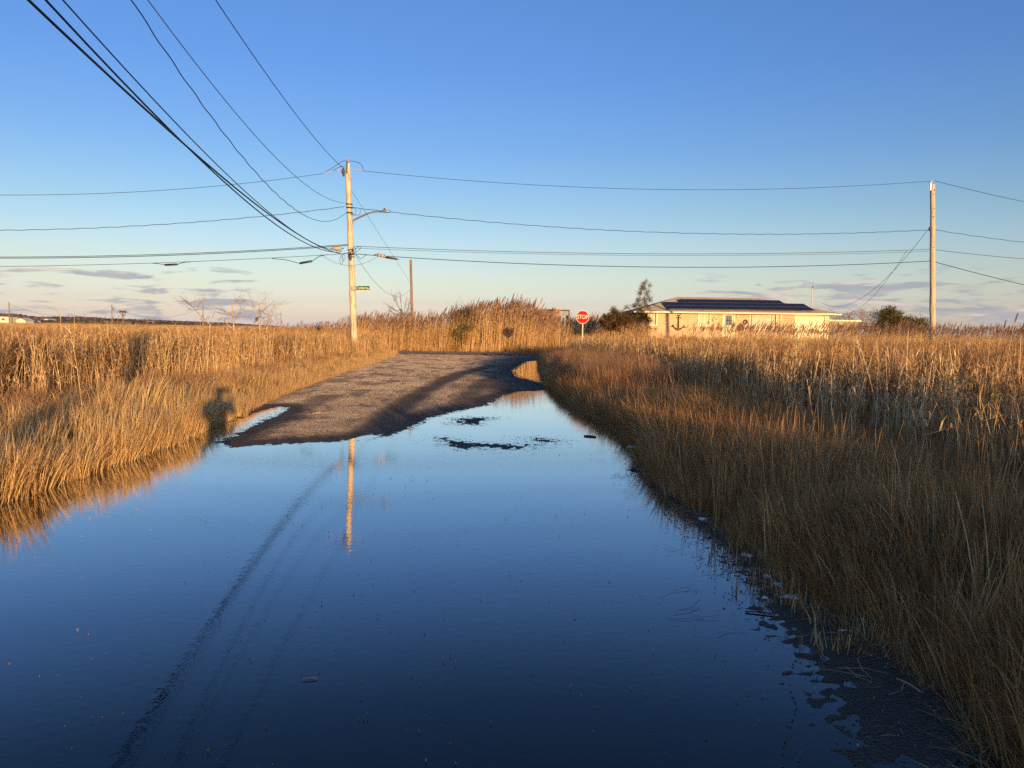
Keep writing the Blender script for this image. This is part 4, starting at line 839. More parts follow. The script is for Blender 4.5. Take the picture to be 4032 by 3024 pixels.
# solar panels lie on the front slope
slope = Vector((0, hd, rz-ez)); sl_ = slope.length; sn_ = slope.normalized(); nrm = Vector((0, -sn_.z, sn_.y))
ang = math.atan2(sn_.z, sn_.y)
pan = MB(); pan.box(-.45, .45, -.80, .80, 0, .035); fr = MB()
for q in ((-.465, .465, -.82, -.801, -.003, .04), (-.465, .465, .801, .82, -.003, .04), (-.465, -.451, -.801, .801, -.003, .04), (.451, .465, -.801, .801, -.003, .04)): fr.box(*q)
pm_ = None
rows = [(1, 0, 8, 0), (2.02, 0, 8, 0), (3.04, 1, 6.5, -.0)]
cx0 = at(2620, 1210, HY+1).x-HX0+.9
for ri, (r_off, c0, c1, _) in enumerate([(.0, 0, 15, 0), (1.66, 0, 15, 0), (3.32, 2, 13, 0)]):
    for ci_ in range(c0, c1):
        xc = cx0+ci_*.945-.3
        base = Vector((xc, yf, ez))+sn_*(r_off+1.35)+nrm*.12
        if pm_ is None:
            pp = pan.build('solar_panel', ML['solar'], hs_); ff = fr.build('panel_frame', ML['alum'], pp); pm_ = pp
        else:
            pp = pm_.copy(); COL.objects.link(pp); pp.parent = hs_; ff = pm_.children[0].copy(); COL.objects.link(ff); ff.parent = pp
        pp.location = base; pp.rotation_euler = (ang, 0, 0)
# openings
def window(x0, x1, z0, z1, mull=(), curt=True):
    f = MB(); w = .12; x0 = max(x0, .0)
    for q in ((x0-w, x1+w, z1, z1+w), (x0-w, x1+w, z0-w, z0), (x0-w, x0, z0, z1), (x1, x1+w, z0, z1)): f.box(q[0], q[1], -.05, -.003, q[2], q[3])
    o = f.build('window', ML['white'], hs_)
    for m_ in mull:
        s = MB(); s.box(m_-.05, m_+.05, .02, .07, z0, z1); s.build('mullion', ML['white'], o)
    g = MB(); g.box(x0, x1, .08, .09, z0, z1); g.build('pane', ML['glass'], o)
    if curt:
        for (a_, b_) in curt: s = MB(); s.box(a_, b_, .05, .07, z0, z1); s.build('curtain', ML['curtain'], o)
    return o
a = OP[0]; window(a[0]+.0, a[1], a[2], a[3], (), [(a[0]+.12, a[1]-.1)])
a = OP[1]; m_ = (a[0]+a[1])/2; window(*a, (m_,), [(a[0], m_-.05), (m_+.05, a[1]-.05)])
a = OP[3]; w3 = (a[1]-a[0]); window(*a, (a[0]+.24*w3, a[1]-.22*w3), [(a[0]+.26*w3, a[1]-.24*w3), (a[0]+.06*w3, a[0]+.22*w3), (a[1]-.16*w3, a[1]-.03*w3)])
a = OP[2]; f = MB(); f.box(a[0]-.14, a[0], -.05, -.003, -.85, a[3]+.14); f.box(a[1], a[1]+.14, -.05, -.003, -.85, a[3]+.14); f.box(a[0], a[1], -.05, -.003, a[3], a[3]+.14)
dr = f.build('door_frame', ML['white'], hs_)
f = MB(); f.box(a[0], a[1], .04, .09, 0, a[3]-1.05); f.box(a[0], a[0]+.15, .04, .09, a[3]-1.05, a[3]); f.box(a[1]-.15, a[1], .04, .09, a[3]-1.05, a[3]); f.box(a[0]+.15, a[1]-.15, .04, .09, a[3]-.12, a[3])
dr = f.build('door', ML['garage'], hs_)
for i in range(3):
    for j in range(2):
        w_ = (a[1]-a[0]-.3)/3; g = MB(); g.box(a[0]+.16+i*w_, a[0]+.13+(i+1)*w_, .06, .07, a[3]-1.03+j*.46, a[3]-.62+j*.46); g.build('pane', ML['glass'], dr)
mb = MB(); mb.blob((a[0]+.1, .0, .95), (.035, .04, .035), .02, 8); mb.build('handle', ML['steel'], dr)
a = OP[4]; f = MB(); f.box(a[0]-.14, a[0], -.05, -.003, -.85, a[3]+.14); f.box(a[1], a[1]+.14, -.05, -.003, -.85, a[3]+.14); f.box(a[0], a[1], -.05, -.003, a[3], a[3]+.14); f.build('garage_frame', ML['white'], hs_)
gd = MB()
for k in range(5):
    z0 = -.02+k*(a[3]/5); gd.box(a[0], a[1], .06, .10, z0, z0+a[3]/5-.015)
    for j in range(4):
        w_ = (a[1]-a[0])/4; gd.box(a[0]+j*w_+.1, a[0]+(j+1)*w_-.1, .052, .058, z0+.10, z0+a[3]/5-.12)
gd.build('garage_door', ML['garage'], hs_)
# things on the wall
def wl_(px, py, Y=HY-.03): return at(px, py, Y)
an = empty('anchor', tuple(wl_(2672, 1300))); tag(an, 'big rusty anchor hung on the pink house wall', 'anchor'); ML['rusty'] = mat('rusty_iron', (.11, .045, .022), .85, 8, .3)
o_ = an.location; A_ = lambda px, py, dy=-.09: Vector(at(px, py, HY+dy))-o_
mb = MB(); mb.tube([A_(2671, 1297), A_(2672, 1250), A_(2673, 1244)], [.075, .055, .05], 8); mb.build('shank', ML['rusty'], an)
mb = MB(); mb.tube([A_(2663, 1251), A_(2682, 1251)], .035, 8); mb.build('stock', ML['rusty'], an)
mb = MB(); c = A_(2673, 1238); mb.tube([c+Vector((math.cos(t)*.14, 0, math.sin(t)*.14)) for t in [i*math.pi/8 for i in range(17)]], .035, 8, False); mb.build('ring', ML['rusty'], an)
mb = MB(); mb.tube(wire_curve([A_(2649, 1283), A_(2657, 1291), A_(2670, 1298), A_(2684, 1292), A_(2694, 1286)], .05), [.05]*10+[.08]*13+[.05]*10, 8); mb.build('arms', ML['rusty'], an)
for s, px in ((-1, 2650), (1, 2694)):
    mb = MB(); c = A_(px, 1284 if s < 0 else 1287); mb.add([c+Vector((-.16, 0, -.10)), c+Vector((.16, 0, -.10)), c+Vector((0, 0, .18)), c+Vector((-.16, -.05, -.10)), c+Vector((.16, -.05, -.10)), c+Vector((0, -.05, .18))], [(0, 1, 2), (5, 4, 3), (0, 3, 4, 1), (1, 4, 5, 2), (2, 5, 3, 0)]); mb.build('fluke', ML['rusty'], an)
ML['brass'] = mat('pale_lamp_glass', (.75, .70, .55), .3)
def on_wall(name, label, cat, px, py, fn, m):
    o = empty(name, tuple(wl_(px, py))); tag(o, label, cat); fn(o); return o
wlmp = empty('wall_lamp', tuple(wl_(2901, 1246))); tag(wlmp, 'small white wall lamp beside the house front door', 'wall lamp')
mb = MB(); mb.lathe((0, -.10, -.12), [(.04, 0), (.09, .04), (.11, .2), (.02, .26)], 10); mb.build('lamp_shade', ML['brass'], wlmp); mb = MB(); mb.box(-.05, .05, -.03, .02, -.05, .12); mb.build('bracket', ML['darkm'], wlmp)
def rosette(name, label, cat, px, py, r, cols, n=26):
    mb = MB(); rr_ = random.Random(px)
    for i in range(n):
        t = i*2.4; q = r*(.55+.4*rr_.random()); mb.blob((q*math.cos(t), -.06, q*math.sin(t)), (.05, .04, .05), .3, 5, rr_)
    o = mb.build(name, cols, None); o.location = wl_(px, py); tag(o, label, cat)
rosette('wreath', 'dark round wreath on the wall between door and wide window', 'wreath', 2935, 1268, .24, ML['rusty'])
rosette('wreath', 'pale shell shaped wreath on the wall right of the small window', 'wreath', 2817, 1258, .26, ML['brass'], 34)
mb = MB(); c = Vector((0, 0, 0)); mb.add([(-.3, -.05, -.45), (.3, -.05, -.45), (.3, -.05, 0), (0, -.05, .35), (-.3, -.05, 0), (-.3, .02, -.45), (.3, .02, -.45), (.3, .02, 0), (0, .02, .35), (-.3, .02, 0)], [(0, 1, 2, 3, 4), (9, 8, 7, 6, 5), (0, 5, 6, 1), (1, 6, 7, 2), (2, 7, 8, 3), (3, 8, 9, 4), (4, 9, 5, 0)])
mb.blob((0, -.08, -.15), (.14, .05, .16), .1, 8); o = mb.build('birdhouse', ML['bark'], None); o.location = wl_(2916, 1285); tag(o, 'grey birdhouse shaped plaque on the wall below the wreath', 'plaque')

# shed right of the house
sx0 = at(3268, 1262, 95).x; sx1 = at(3377, 1262, 95).x; sh = empty('shed', (sx0, 95, .5)); tag(sh, 'low flat roofed tan shed beyond the right end of house', 'shed')
ML['shed'] = mat('tan_boards', (.40, .31, .20), .9, 2.0, .3); ML['mural'] = mat('faded_mural', (.34, .25, .22), .9, 2.2, .4, col2=(.16, .17, .12))
zt_ = at(3320, 1266, 95).z-.5; mb = MB(); mb.box(0, sx1-sx0, 0, 4, 0, zt_); mb.build('wall', ML['shed'], sh)
mb = MB(); mb.box(-.3, sx1-sx0+.3, -.4, 4.4, zt_+.002, zt_+.18); mb.build('roof', ML['white'], sh); mb = MB(); mb.box(1.7, 2.9, -.03, -.003, 0, zt_-.5); mb.build('door', ML['mural'], sh)
mb = MB(); mb.box(.4, 1.0, -.03, -.003, .8, zt_-.5); mb.build('window', ML['glass'], sh); mb = MB(); mb.box(1.1, 1.5, -.2, -.003, zt_-.45, zt_-.15); mb.build('floodlight', ML['white'], sh, .03)

# weathered wooden building whose top shows above the plumes, left of the stop sign
bx0 = at(2105, 1217, 80).x; bx1 = at(2243, 1220, 80).x; wb = empty('wooden_hut', (bx0, 80, .3)); tag(wb, 'weathered wooden hut top showing above the plumed reeds', 'hut')
ML['oldwood'] = mat('weathered_planks', (.46, .34, .20), .9, 5, .35); zt_ = at(2170, 1221, 80).z-.3; W_ = bx1-bx0
def plankwall(x0, x1, y, m='oldwood'):
    mb = MB(); n = max(2, int((x1-x0)/.16))
    for i in range(n): w_ = (x1-x0)/n; mb.box(x0+i*w_+.004, x0+(i+1)*w_-.004, y+random.uniform(0, .012), y+.04, 0, zt_+random.uniform(-.03, .01))
    return mb
mb = plankwall(.15, W_*.75, 0); mb.box(.1, .14, .05, 3, 0, zt_-.02); mb.box(W_-.14, W_-.1, .05, 3, 0, zt_-.5); mb.build('wall', ML['oldwood'], wb)
mb = MB(); mb.box(-.05, .08, -.05, .08, 0, zt_+.2); mb.build('corner_post', ML['bark'], wb); mb = MB(); mb.box(W_-.1, W_, -.05, .05, 0, zt_+.1); mb.build('corner_post', ML['bark'], wb)
mb = MB(); mb.box(-.1, W_+.05, -.12, 3.2, zt_+.02, zt_+.09); mb.build('roof', ML['oldwood'], wb); mb = MB(); mb.box(W_*.50, W_*.62, .2, .7, zt_+.095, zt_+.30); mb.build('roof_box', ML['oldwood'], wb)
mb = MB()
for i in range(7): mb.box(W_*.78+i*.13, W_*.78+i*.13+.05, -.03, .02, zt_-.6, zt_)
mb.build('rail_slat', ML['bark'], wb)
mb = MB(); mb.box(W_*.56, W_*.65, -.03, -.003, zt_-.34, zt_-.22); mb.build('red_plate', ML['red'], wb)

# ================================================================== trees
def limb(mb, p, d, L, r, depth, rng, spread=.55, up=.1, nseg=5, kids=(3, 5), twig=.006, gen=None, tips=None, shrink=.55):
    pts = [Vector(p)]; d = Vector(d).normalized(); rad = [r]
    for i in range(nseg):
        d = (d+Vector((rng.uniform(-1, 1), rng.uniform(-1, 1), rng.uniform(-.6, 1)*.6+up))*.16).normalized(); pts.append(pts[-1]+d*L/nseg); rad.append(max(twig*.6, r*(1-.8*(i+1)/nseg)))
    mb.tube(pts, rad, 6 if r > .03 else 4, False)
    if tips is not None: tips += pts[2:]
    if depth > 0:
        for k in range(rng.randint(*kids)):
            t = rng.uniform(.3, 1)*(len(pts)-1); i = min(int(t), len(pts)-2); q = pts[i].lerp(pts[i+1], t-i)
            a = rng.uniform(0, 6.28); s = Vector((math.cos(a), math.sin(a), rng.uniform(-.2, .6)))
            limb(mb, q, (d*(1-spread)+s*spread), L*rng.uniform(shrink*.7, shrink*1.15), max(twig, rad[i]*.55), depth-1, rng, spread, up, nseg, kids, twig, gen, tips, shrink)
def leaf_cloud(name, m, pts, n, spread, size, parent, el=1.6, seed=1):
    g = np.random.default_rng(seed); P = np.array([tuple(p) for p in pts]); c = P[g.integers(0, len(P), n)]+g.normal(0, spread, (n, 3))
    h = g.uniform(.5, 1.2, n)*size*el; ln = g.normal(0, .6, (n, 2)); V, Fq, T = strips(c, h, ln, g.uniform(0, .5, n), np.full(n, size)*g.uniform(.6, 1.2, n), 1, g)
    me = mesh_arr(name, V, Fq, T, ML[m]); o = bpy.data.objects.new(name, me); COL.objects.link(o); o.parent = parent; return o
# dead snags left of the corner pole, surveyed from the photo and given depth
def snag(label, Y, base, trunk, branches, seed, r0=.09):
    r0 *= .75
    rng = random.Random(seed); z0 = at(*trunk[0], Y); o = empty('dead_tree', (z0.x, Y, .1)); tag(o, label, 'dead tree', 'dead trees standing in the marsh')
    pl = [Vector(at(x, y, Y))-o.location for x, y in trunk]; pl = [Vector((pl[0].x, 0, -.1))]+pl
    mb = MB(); mb.tube(pl, [r0*1.15]+[r0*(1-.55*i/len(trunk)) for i in range(len(trunk))], 8); mb.build('trunk', ML['snag'], o)
    for br_ in branches:
        mb = MB(); n_ = len(br_); dep = rng.uniform(-.7, .7); pts = [Vector(at(x, y, Y))-o.location+Vector((0, dep*i/n_, 0)) for i, (x, y) in enumerate(br_)]
        rr0 = r0*.20; mb.tube(wire_curve(pts, 1, k=4), list(np.linspace(rr0, .006, (n_-1)*4+1)), 5, False)
        for k in range(2+n_*2):
            i = rng.randrange(1, n_) if n_ > 1 else 0; q = pts[i-1].lerp(pts[i], rng.random()); d = (pts[i]-pts[i-1]).normalized()+Vector((rng.uniform(-1, 1), rng.uniform(-1, 1), rng.uniform(-.5, 1)))*.8
            limb(mb, q, d, rng.uniform(.25, .75), .007, 1, rng, .5, .05, 4, (1, 3), .0035)
        mb.build('branch', ML['snag'], o)
    return o
def z2(p): return (680+p[0]*.2034, 1150+p[1]*.2034)
S = lambda *a: [z2(p) for p in a]
snag('leaning dead tree with its trunk slanting up to the left', 48, 0, S((720, 620), (560, 480), (400, 300), (250, 180), (120, 60)),
     [S((470, 370), (490, 280), (530, 220), (600, 150)), S((400, 300), (340, 230), (270, 170)), S((330, 215), (380, 195), (430, 180)), S((420, 350), (330, 335), (280, 290)), S((250, 180), (150, 190), (60, 165)), S((410, 300), (480, 240), (530, 220))], 3, .06)
snag('upright broken dead trunk with one long branch reaching left', 46, 0, S((1190, 760), (1180, 640), (1160, 400), (1150, 190)),
     [S((1140, 410), (1000, 370), (860, 310), (650, 235)), S((1140, 445), (1050, 410), (960, 375)), S((1175, 235), (1250, 200), (1340, 140)), S((1175, 260), (1270, 235), (1400, 360), (1500, 480), (1630, 660)), S((1195, 560), (1260, 450), (1330, 370)), S((1190, 500), (1300, 480), (1400, 470), (1500, 485)), S((1180, 390), (1230, 350), (1290, 320))], 5, .085)
snag('pale dead trunk with forked branches and a bird perched on it', 44, 0, S((1690, 900), (1685, 640), (1680, 400), (1680, 250)),
     [S((1665, 450), (1600, 350), (1555, 280), (1530, 80)), S((1660, 350), (1560, 290), (1470, 220), (1380, 135)), S((1560, 280), (1640, 245), (1720, 210), (1780, 150)), S((1700, 385), (1800, 330), (1880, 280), (1930, 220)), S((1700, 540), (1780, 620), (1810, 690)), S((1700, 600), (1710, 400), (1770, 225))], 7, .085)
snag('low forked dead tree with a curved bare stem', 43, 0, S((1800, 900), (1820, 690), (1900, 440)),
     [S((1830, 600), (1910, 380), (2040, 255)), S((1990, 640), (1975, 480), (1920, 400)), S((1900, 440), (1830, 430), (1760, 420)), S((1990, 630), (1880, 540), (1790, 430)), S((1900, 250), (1990, 245), (2080, 235))], 9, .045)
snag('short broken stump leaning left with a blunt top', 45, 0, S((1180, 740), (1080, 640), (1000, 560), (930, 465)), [S((1050, 610), (1090, 560), (1100, 520))], 12, .05)
# small bird on the pale snag
mb = MB(); mb.blob((0, 0, .0), (.07, .06, .11), .03, 10); mb.blob((.035, -.01, .11), (.045, .04, .045), .03, 8); mb.tube([(-.02, 0, -.08), (-.09, 0, -.24)], [.03, .012], 6); mb.tube([(.07, -.01, .11), (.115, -.01, .10)], [.012, .002], 5)
o = mb.build('bird', ML['black'], None); o.location = at(1010, 1257, 43.9); o.rotation_euler.y = .25; tag(o, 'small dark bird perched on the pale dead trunk', 'bird')
# bare tree by the brown pole
rng = random.Random(4); bt = empty('bare_tree', (at(1585, 1290, 64).x, 64, .1)); tag(bt, 'bare spreading shrub tree left of the thin brown pole', 'bare tree')
mb = MB(); top = Vector(at(1578, 1215, 64))-bt.location; mb.tube([(0, 0, -.1), (0, 0, 1.4), top], [.09, .07, .05], 7); mb.build('trunk', ML['bark'], bt)
for (x, y) in ((1542, 1158), (1556, 1168), (1574, 1152), (1600, 1182), (1616, 1190), (1524, 1200), (1535, 1210), (1530, 1222), (1612, 1215), (1550, 1235), (1600, 1235)):
    mb = MB(); e = Vector(at(x, y, 64+random.uniform(-1, 1)))-bt.location; s = Vector((0, 0, top.z*random.uniform(.75, 1))); mid = s.lerp(e, .5)+Vector((0, 0, -.12))
    mb.tube(wire_curve([s, mid, e], 1, k=4), list(np.linspace(.028, .010, 9)), 5, False)
    for k in range(7): q = mid.lerp(e, rng.random()); limb(mb, q, (e-s).normalized()+Vector((rng.uniform(-1, 1), rng.uniform(-1, 1), rng.uniform(-.2, 1)))*.7, rng.uniform(.3, .6), .010, 1, rng, .5, .1, 4, (1, 3), .006)
    mb.build('branch', ML['bark'], bt)
# cedars by the house
def cedar(label, Y, axis, clumps, nleaf, size, seed, m='cedar', spread=.09, r0=.05):
    b = at(*axis[0], Y); o = empty('cedar_tree', (b.x, Y, .1)); tag(o, label, 'cedar tree'); rng = random.Random(seed)
    pl = [Vector(at(x, y, Y))-o.location for x, y in axis]; pl = [Vector((pl[0].x, 0, -.1))]+pl
    mb = MB(); mb.tube(pl, list(np.linspace(r0, .014, len(pl))), 7); tr_ = mb.build('trunk', ML['bark'], o); pts = []
    bmb = MB()
    for (x, y, r) in clumps:
        c = Vector(at(x, y, Y))-o.location+Vector((0, rng.uniform(-.5, .5), 0)); R0 = r*Y/F
        s = min(pl, key=lambda p: (p-c+Vector((0, 0, -.35))).length); bmb.tube([s, s.lerp(c, .5)+Vector((0, 0, .05)), c], [.018, .013, .008], 5, False)
        for k in range(max(3, int(r*1.2))):
            v = Vector((rng.gauss(0, .5), rng.gauss(0, .6), rng.gauss(0, .45)))*R0; pts.append(c+v)
    bmb.build('branch', ML['bark'], o); leaf_cloud('crown', m, pts, nleaf, spread, size, o, seed=seed); return o
def z3(x, y): return 2340+x*.1929, 1080+y*.1929
C3 = lambda L: [(*z3(x, y), r*.1929) for x, y, r in L]
cedar('thin ragged cedar spire in front of the house left corner', 62, [z3(1025, 1250), z3(1025, 800), z3(1020, 500), z3(1020, 200)],
      C3([(1040, 160, 30), (1005, 190, 30), (985, 240, 25), (1130, 245, 45), (1030, 285, 55), (970, 300, 35), (905, 385, 45), (1080, 350, 35), (960, 330, 25), (940, 400, 25), (1060, 400, 25), (920, 520, 50), (1000, 500, 30), (1080, 430, 25), (1130, 465, 22), (1120, 540, 40), (1185, 500, 18), (1040, 560, 50), (870, 540, 25), (900, 610, 45), (960, 640, 55), (850, 650, 50), (790, 650, 35), (1110, 670, 40), (1060, 640, 50), (690, 665, 30), (640, 700, 20), (940, 720, 60), (1000, 770, 50), (1180, 770, 30), (1000, 850, 60), (1080, 1080, 50), (1150, 1100, 60), (1240, 1120, 40)]), 4200, .050, 21)
cedar('broad olive cedar bush at the house left corner', 60, [z3(900, 1250), z3(880, 1000), z3(850, 850)],
      C3([(700, 800, 60), (780, 850, 80), (860, 900, 100), (960, 930, 90), (1060, 920, 80), (1140, 940, 60), (1000, 860, 70), (900, 800, 60), (840, 980, 90), (760, 930, 80), (930, 1010, 70), (1100, 980, 50), (700, 900, 60), (880, 1080, 60)]), 7000, .050, 22, 'leafg')
cedar('rusty brown cedar with forked stems left of the house', 54, [z3(480, 1330), z3(470, 1200), z3(450, 1100), z3(420, 950)],
      C3([(390, 710, 30), (410, 760, 40), (440, 810, 60), (330, 840, 70), (230, 880, 55), (250, 960, 80), (190, 1000, 60), (220, 1060, 70), (340, 930, 80), (430, 900, 80), (520, 850, 70), (560, 930, 100), (620, 880, 80), (680, 900, 70), (600, 1000, 80), (700, 980, 70), (480, 1000, 60), (500, 1120, 50), (360, 1040, 70), (300, 1110, 60), (420, 1090, 50)]), 9500, .055, 23)
# round bush among the plumes
def bush(name, label, px, py_top, Y, w, h, m, n, size, seed, cat='bush', z0=.1, crown_mid=None, trunks=3):
    c = at(px, py_top, Y); o = empty(name, (c.x, Y, z0)); tag(o, label, cat); rng = random.Random(seed); tips = []; H = c.z-z0
    mb = MB()
    for k in range(trunks): limb(mb, (0, 0, -.05), (rng.uniform(-.6, .6)*w/H, rng.uniform(-.4, .4), 1), H*.85, .022*H, 2, rng, .6, .08, 5, (3, 5), .008, tips=tips, shrink=.6)
    mb.build('trunk', ML['bark'], o)
    pts = []
    g = random.Random(seed+1)
    for k in range(70):
        a = g.uniform(0, 6.28); r = g.random()**.5; zz = g.uniform(.15, 1); rr_ = math.sqrt(max(0, 1-((zz-.4)/.6)**2)) if zz > .4 else .9
        pts.append(Vector((math.cos(a)*r*w*rr_, math.sin(a)*r*w*rr_, H*zz-.05)))
    if n: leaf_cloud('crown', m, pts, n, h, size, o, seed=seed)
    return o
bush('bush', 'round olive green bush growing up among the plumed reeds', 1828, 1226, 58.5, 1.3, .20, 'olive', 8500, .055, 31)
bush('bush', 'small grey bush on the verge across the road', 1790, 1368, 57.9, .55, .12, 'brush', 900, .04, 32)
# far trees right of the house
def tree(label, px, py, Y, w, n, seed, m='leafg', size=.16, sp=.35, name='tree'):
    return bush(name, label, px, py, Y, w, sp, m, n, size, seed, 'tree', .2, trunks=4)
tree('dense olive green round tree behind the reeds right of shed', 3497, 1224, 120, 3.6, 9500, 41, 'olive')
tree('sparse grey bare tree just right of the flat roofed shed', 3392, 1225, 118, 3.0, 2600, 42, 'brush', .10, .3)
tree('low bushy tree trailing right of the round olive tree', 3572, 1246, 122, 3.2, 6000, 43, 'olive')
tree('lowest bushy tree nearest the right utility pole', 3625, 1262, 124, 2.6, 3600, 44, 'olive')
tree('small dark bare tree above the shed roof', 3332, 1237, 126, 2.0, 1500, 45, 'brush', .10, .3)
tree('small grey bare tree close against the house right end', 3300, 1244, 128, 1.7, 1100, 46, 'brush', .10, .3)

# ================================================================== far left horizon
def treeline(name, label, pts_top, Y, m, seed, dens=1.0):
    rng = random.Random(seed); mb = MB()
    for (x0, t0), (x1, t1) in zip(pts_top[:-1], pts_top[1:]):
        x = x0
        while x < x1:
            t = t0+(t1-t0)*(x-x0)/(x1-x0); c = at(x, t, Y+rng.uniform(-60, 60)); H = max(1.5, c.z+.5)
            r = rng.uniform(4, 8); mb.blob((c.x, c.y, H*.5), (r*rng.uniform(.8, 1.3), r, H*.5*rng.uniform(.9, 1.06)), .16, 8, rng); x += rng.uniform(2.5, 6)/dens
    o = mb.build(name, m, None); tag(o, label, 'treeline', kind='stuff'); return o
ML['hill'] = mat('bare_woods', (.15, .105, .10), .95, .06, .25, .8, .4, col2=(.085, .065, .06)); ML['hill2'] = mat('low_scrub', (.12, .095, .05), .95, .1, .3, .8, .6)
treeline('treeline', 'distant bare woods along the left horizon', [(-300, 1238), (0, 1238), (70, 1240), (140, 1250), (330, 1250), (420, 1256), (600, 1262), (760, 1268), (900, 1274), (1000, 1280), (1110, 1287)], 900, ML['hill'], 1)
treeline('low_scrub', 'dark scrub in front of the distant woods at left', [(-100, 1262), (200, 1264), (420, 1262), (560, 1268), (700, 1276), (820, 1282), (900, 1288)], 420, ML['hill2'], 2, .35)
treeline('far_shore', 'thin dark far shore on the horizon right of center', [(1110, 1290), (1400, 1297), (2000, 1302), (3000, 1316), (4200, 1331)], 1500, ML['hill'], 3, .5)
ML['cream'] = mat('cream_wall', (.80, .74, .55), .7, .4, .08); ML['rooft'] = mat('brown_roof', (.22, .15, .10), .9, .6, .2)
def far_house(label, x0, x1, py_top, py_eave, Y, two=False, gable=False):
    a = at(x0, py_eave, Y); b = at(x1, py_eave, Y); t = at((x0+x1)/2, py_top, Y); z0 = .8; o = empty('house', (a.x, Y, z0)); tag(o, label, 'house', 'small houses on the far left horizon')
    W = b.x-a.x; H = a.z-z0; D = max(6, W*.6); RH = max(.5, t.z-a.z); mb = MB(); mb.box(0, W, 0, D, 0, H); mb.build('wall', ML['cream'], o)
    mb = MB(); e = .3
    if gable: mb.add([(-e, -e, H+.01), (W+e, -e, H+.01), (W/2, -e, H+RH), (-e, D+e, H+.01), (W+e, D+e, H+.01), (W/2, D+e, H+RH)], [(0, 1, 2), (5, 4, 3), (0, 3, 4, 1), (1, 4, 5, 2), (2, 5, 3, 0)])
    else: mb.add([(-e, -e, H+.01), (W+e, -e, H+.01), (W+e, D+e, H+.01), (-e, D+e, H+.01), (W*.2, D/2, H+RH), (W*.8, D/2, H+RH)], [(0, 1, 5, 4), (1, 2, 5), (2, 3, 4, 5), (3, 0, 4), (0, 3, 2, 1)])
    mb.build('roof', ML['cream'] if gable else ML['rooft'], o)
    for fl in range(2 if two else 1):
        for k in range(3):
            mb = MB(); x = W*(.12+.3*k); z = H*(.35 if not two else .18+.45*fl); mb.box(x, x+W*.12, -.05, -.005, z, z+H*(.35 if not two else .2)); mb.build('window', ML['glass'], o)
    return o
far_house('two storey cream house cut off by the left edge', -60, 33, 1237, 1246, 350, True)
far_house('bright white gabled house left of the tan roofed one', 64, 99, 1253, 1262, 330, gable=True)
far_house('low house with tan roof beside the bright white one', 99, 128, 1254, 1262, 345)
far_house('tiny white house between the tan roofed and dark roofed ones', 150, 157, 1262, 1265, 420)
far_house('white house with a dark roof wing, left of the osprey platform', 175, 192, 1255, 1260, 380, gable=True)
far_house('dark roofed low wing right of its white house', 193, 214, 1258, 1264, 385)
far_house('small white house with one pitched roof right of the osprey platform', 562, 590, 1264, 1272, 400, gable=True)
far_house('tiny white house on the horizon left of the dead trees', 674, 692, 1274, 1279, 450, gable=True)
far_house('low pale house on the horizon behind the leaning dead tree', 722, 760, 1272, 1279, 430)
far_house('small pale house on the horizon between the dead trees', 845, 880, 1281, 1286, 450)
# platforms and poles of the far road
def platform(label, px, top, Y, w):
    c = at(px, top, Y); o = empty('osprey_platform', (c.x, Y, .2)); tag(o, label, 'nest platform', 'osprey nest platforms in the marsh'); H = c.z-.2
    mb = MB(); mb.tube([(0, 0, -.2), (0, 0, H-.25)], [.16, .12], 8); mb.build('post', ML['bark'], o)
    mb = MB(); mb.box(-w/2, w/2, -w/2, w/2, H-.25, H-.13); mb.build('platform', ML['bark'], o)
    for s in (-1, 1): mb = MB(); mb.tube([(0, 0, H-1.1), (s*w*.42, 0, H-.26)], .05, 6); mb.build('brace', ML['bark'], o)
    mb = MB(); rng = random.Random(5)
    for k in range(70): a = rng.uniform(0, 6.28); r = w*.48*rng.random()**.5; x = r*math.cos(a); y = r*math.sin(a); d = rng.uniform(0, 6.28); z = H-.10+rng.uniform(0, .22); mb.tube([(x-.25*math.cos(d), y-.25*math.sin(d), z), (x+.25*math.cos(d), y+.25*math.sin(d), z+rng.uniform(-.05, .08))], .02, 4, False)
    mb.build('nest', ML['bark'], o)
platform('osprey nest platform at far left beside the cream house', 47, 1236, 210, 1.15); platform('osprey nest platform right of the leaning far pole line', 483, 1226, 160, 1.35)
FP = []
for label, px, top, Y in (('distant utility pole beside the cream house at far left', 35, 1190, 290), ('distant utility pole left of the bigger osprey platform', 440, 1200, 300), ('distant utility pole behind the leaning dead tree', 799, 1203, 300), ('distant utility pole right of all the dead trees', 1106, 1231, 400)):
    c = at(px, top, Y); o = empty('utility_pole', (c.x, Y, .5)); tag(o, label, 'utility pole', 'distant utility poles across the left marsh'); mb = MB(); mb.tube([(0, 0, -.3), (0, 0, c.z-.5)], [.22, .17], 8); mb.build('shaft', ML['pole3'], o); FP.append(c)
    if px == 440: mb = MB(); mb.lathe((.6, 0, c.z-2.6), [(.0, 0), (.4, .02), (.4, 1.0), (0, 1.05)], 10); mb.build('transformer', ML['steel'], o)
for i in range(3): span(('far wire from the leftmost distant pole to the next', 'far wire between the two middle distant poles', 'far wire from the third distant pole to the fourth')[i], FP[i]-Vector((0, 0, .6)), FP[i+1]-Vector((0, 0, .6)), 4.2 if i < 2 else 3, .045, 'wireg', group='thin far wires across the left marsh')

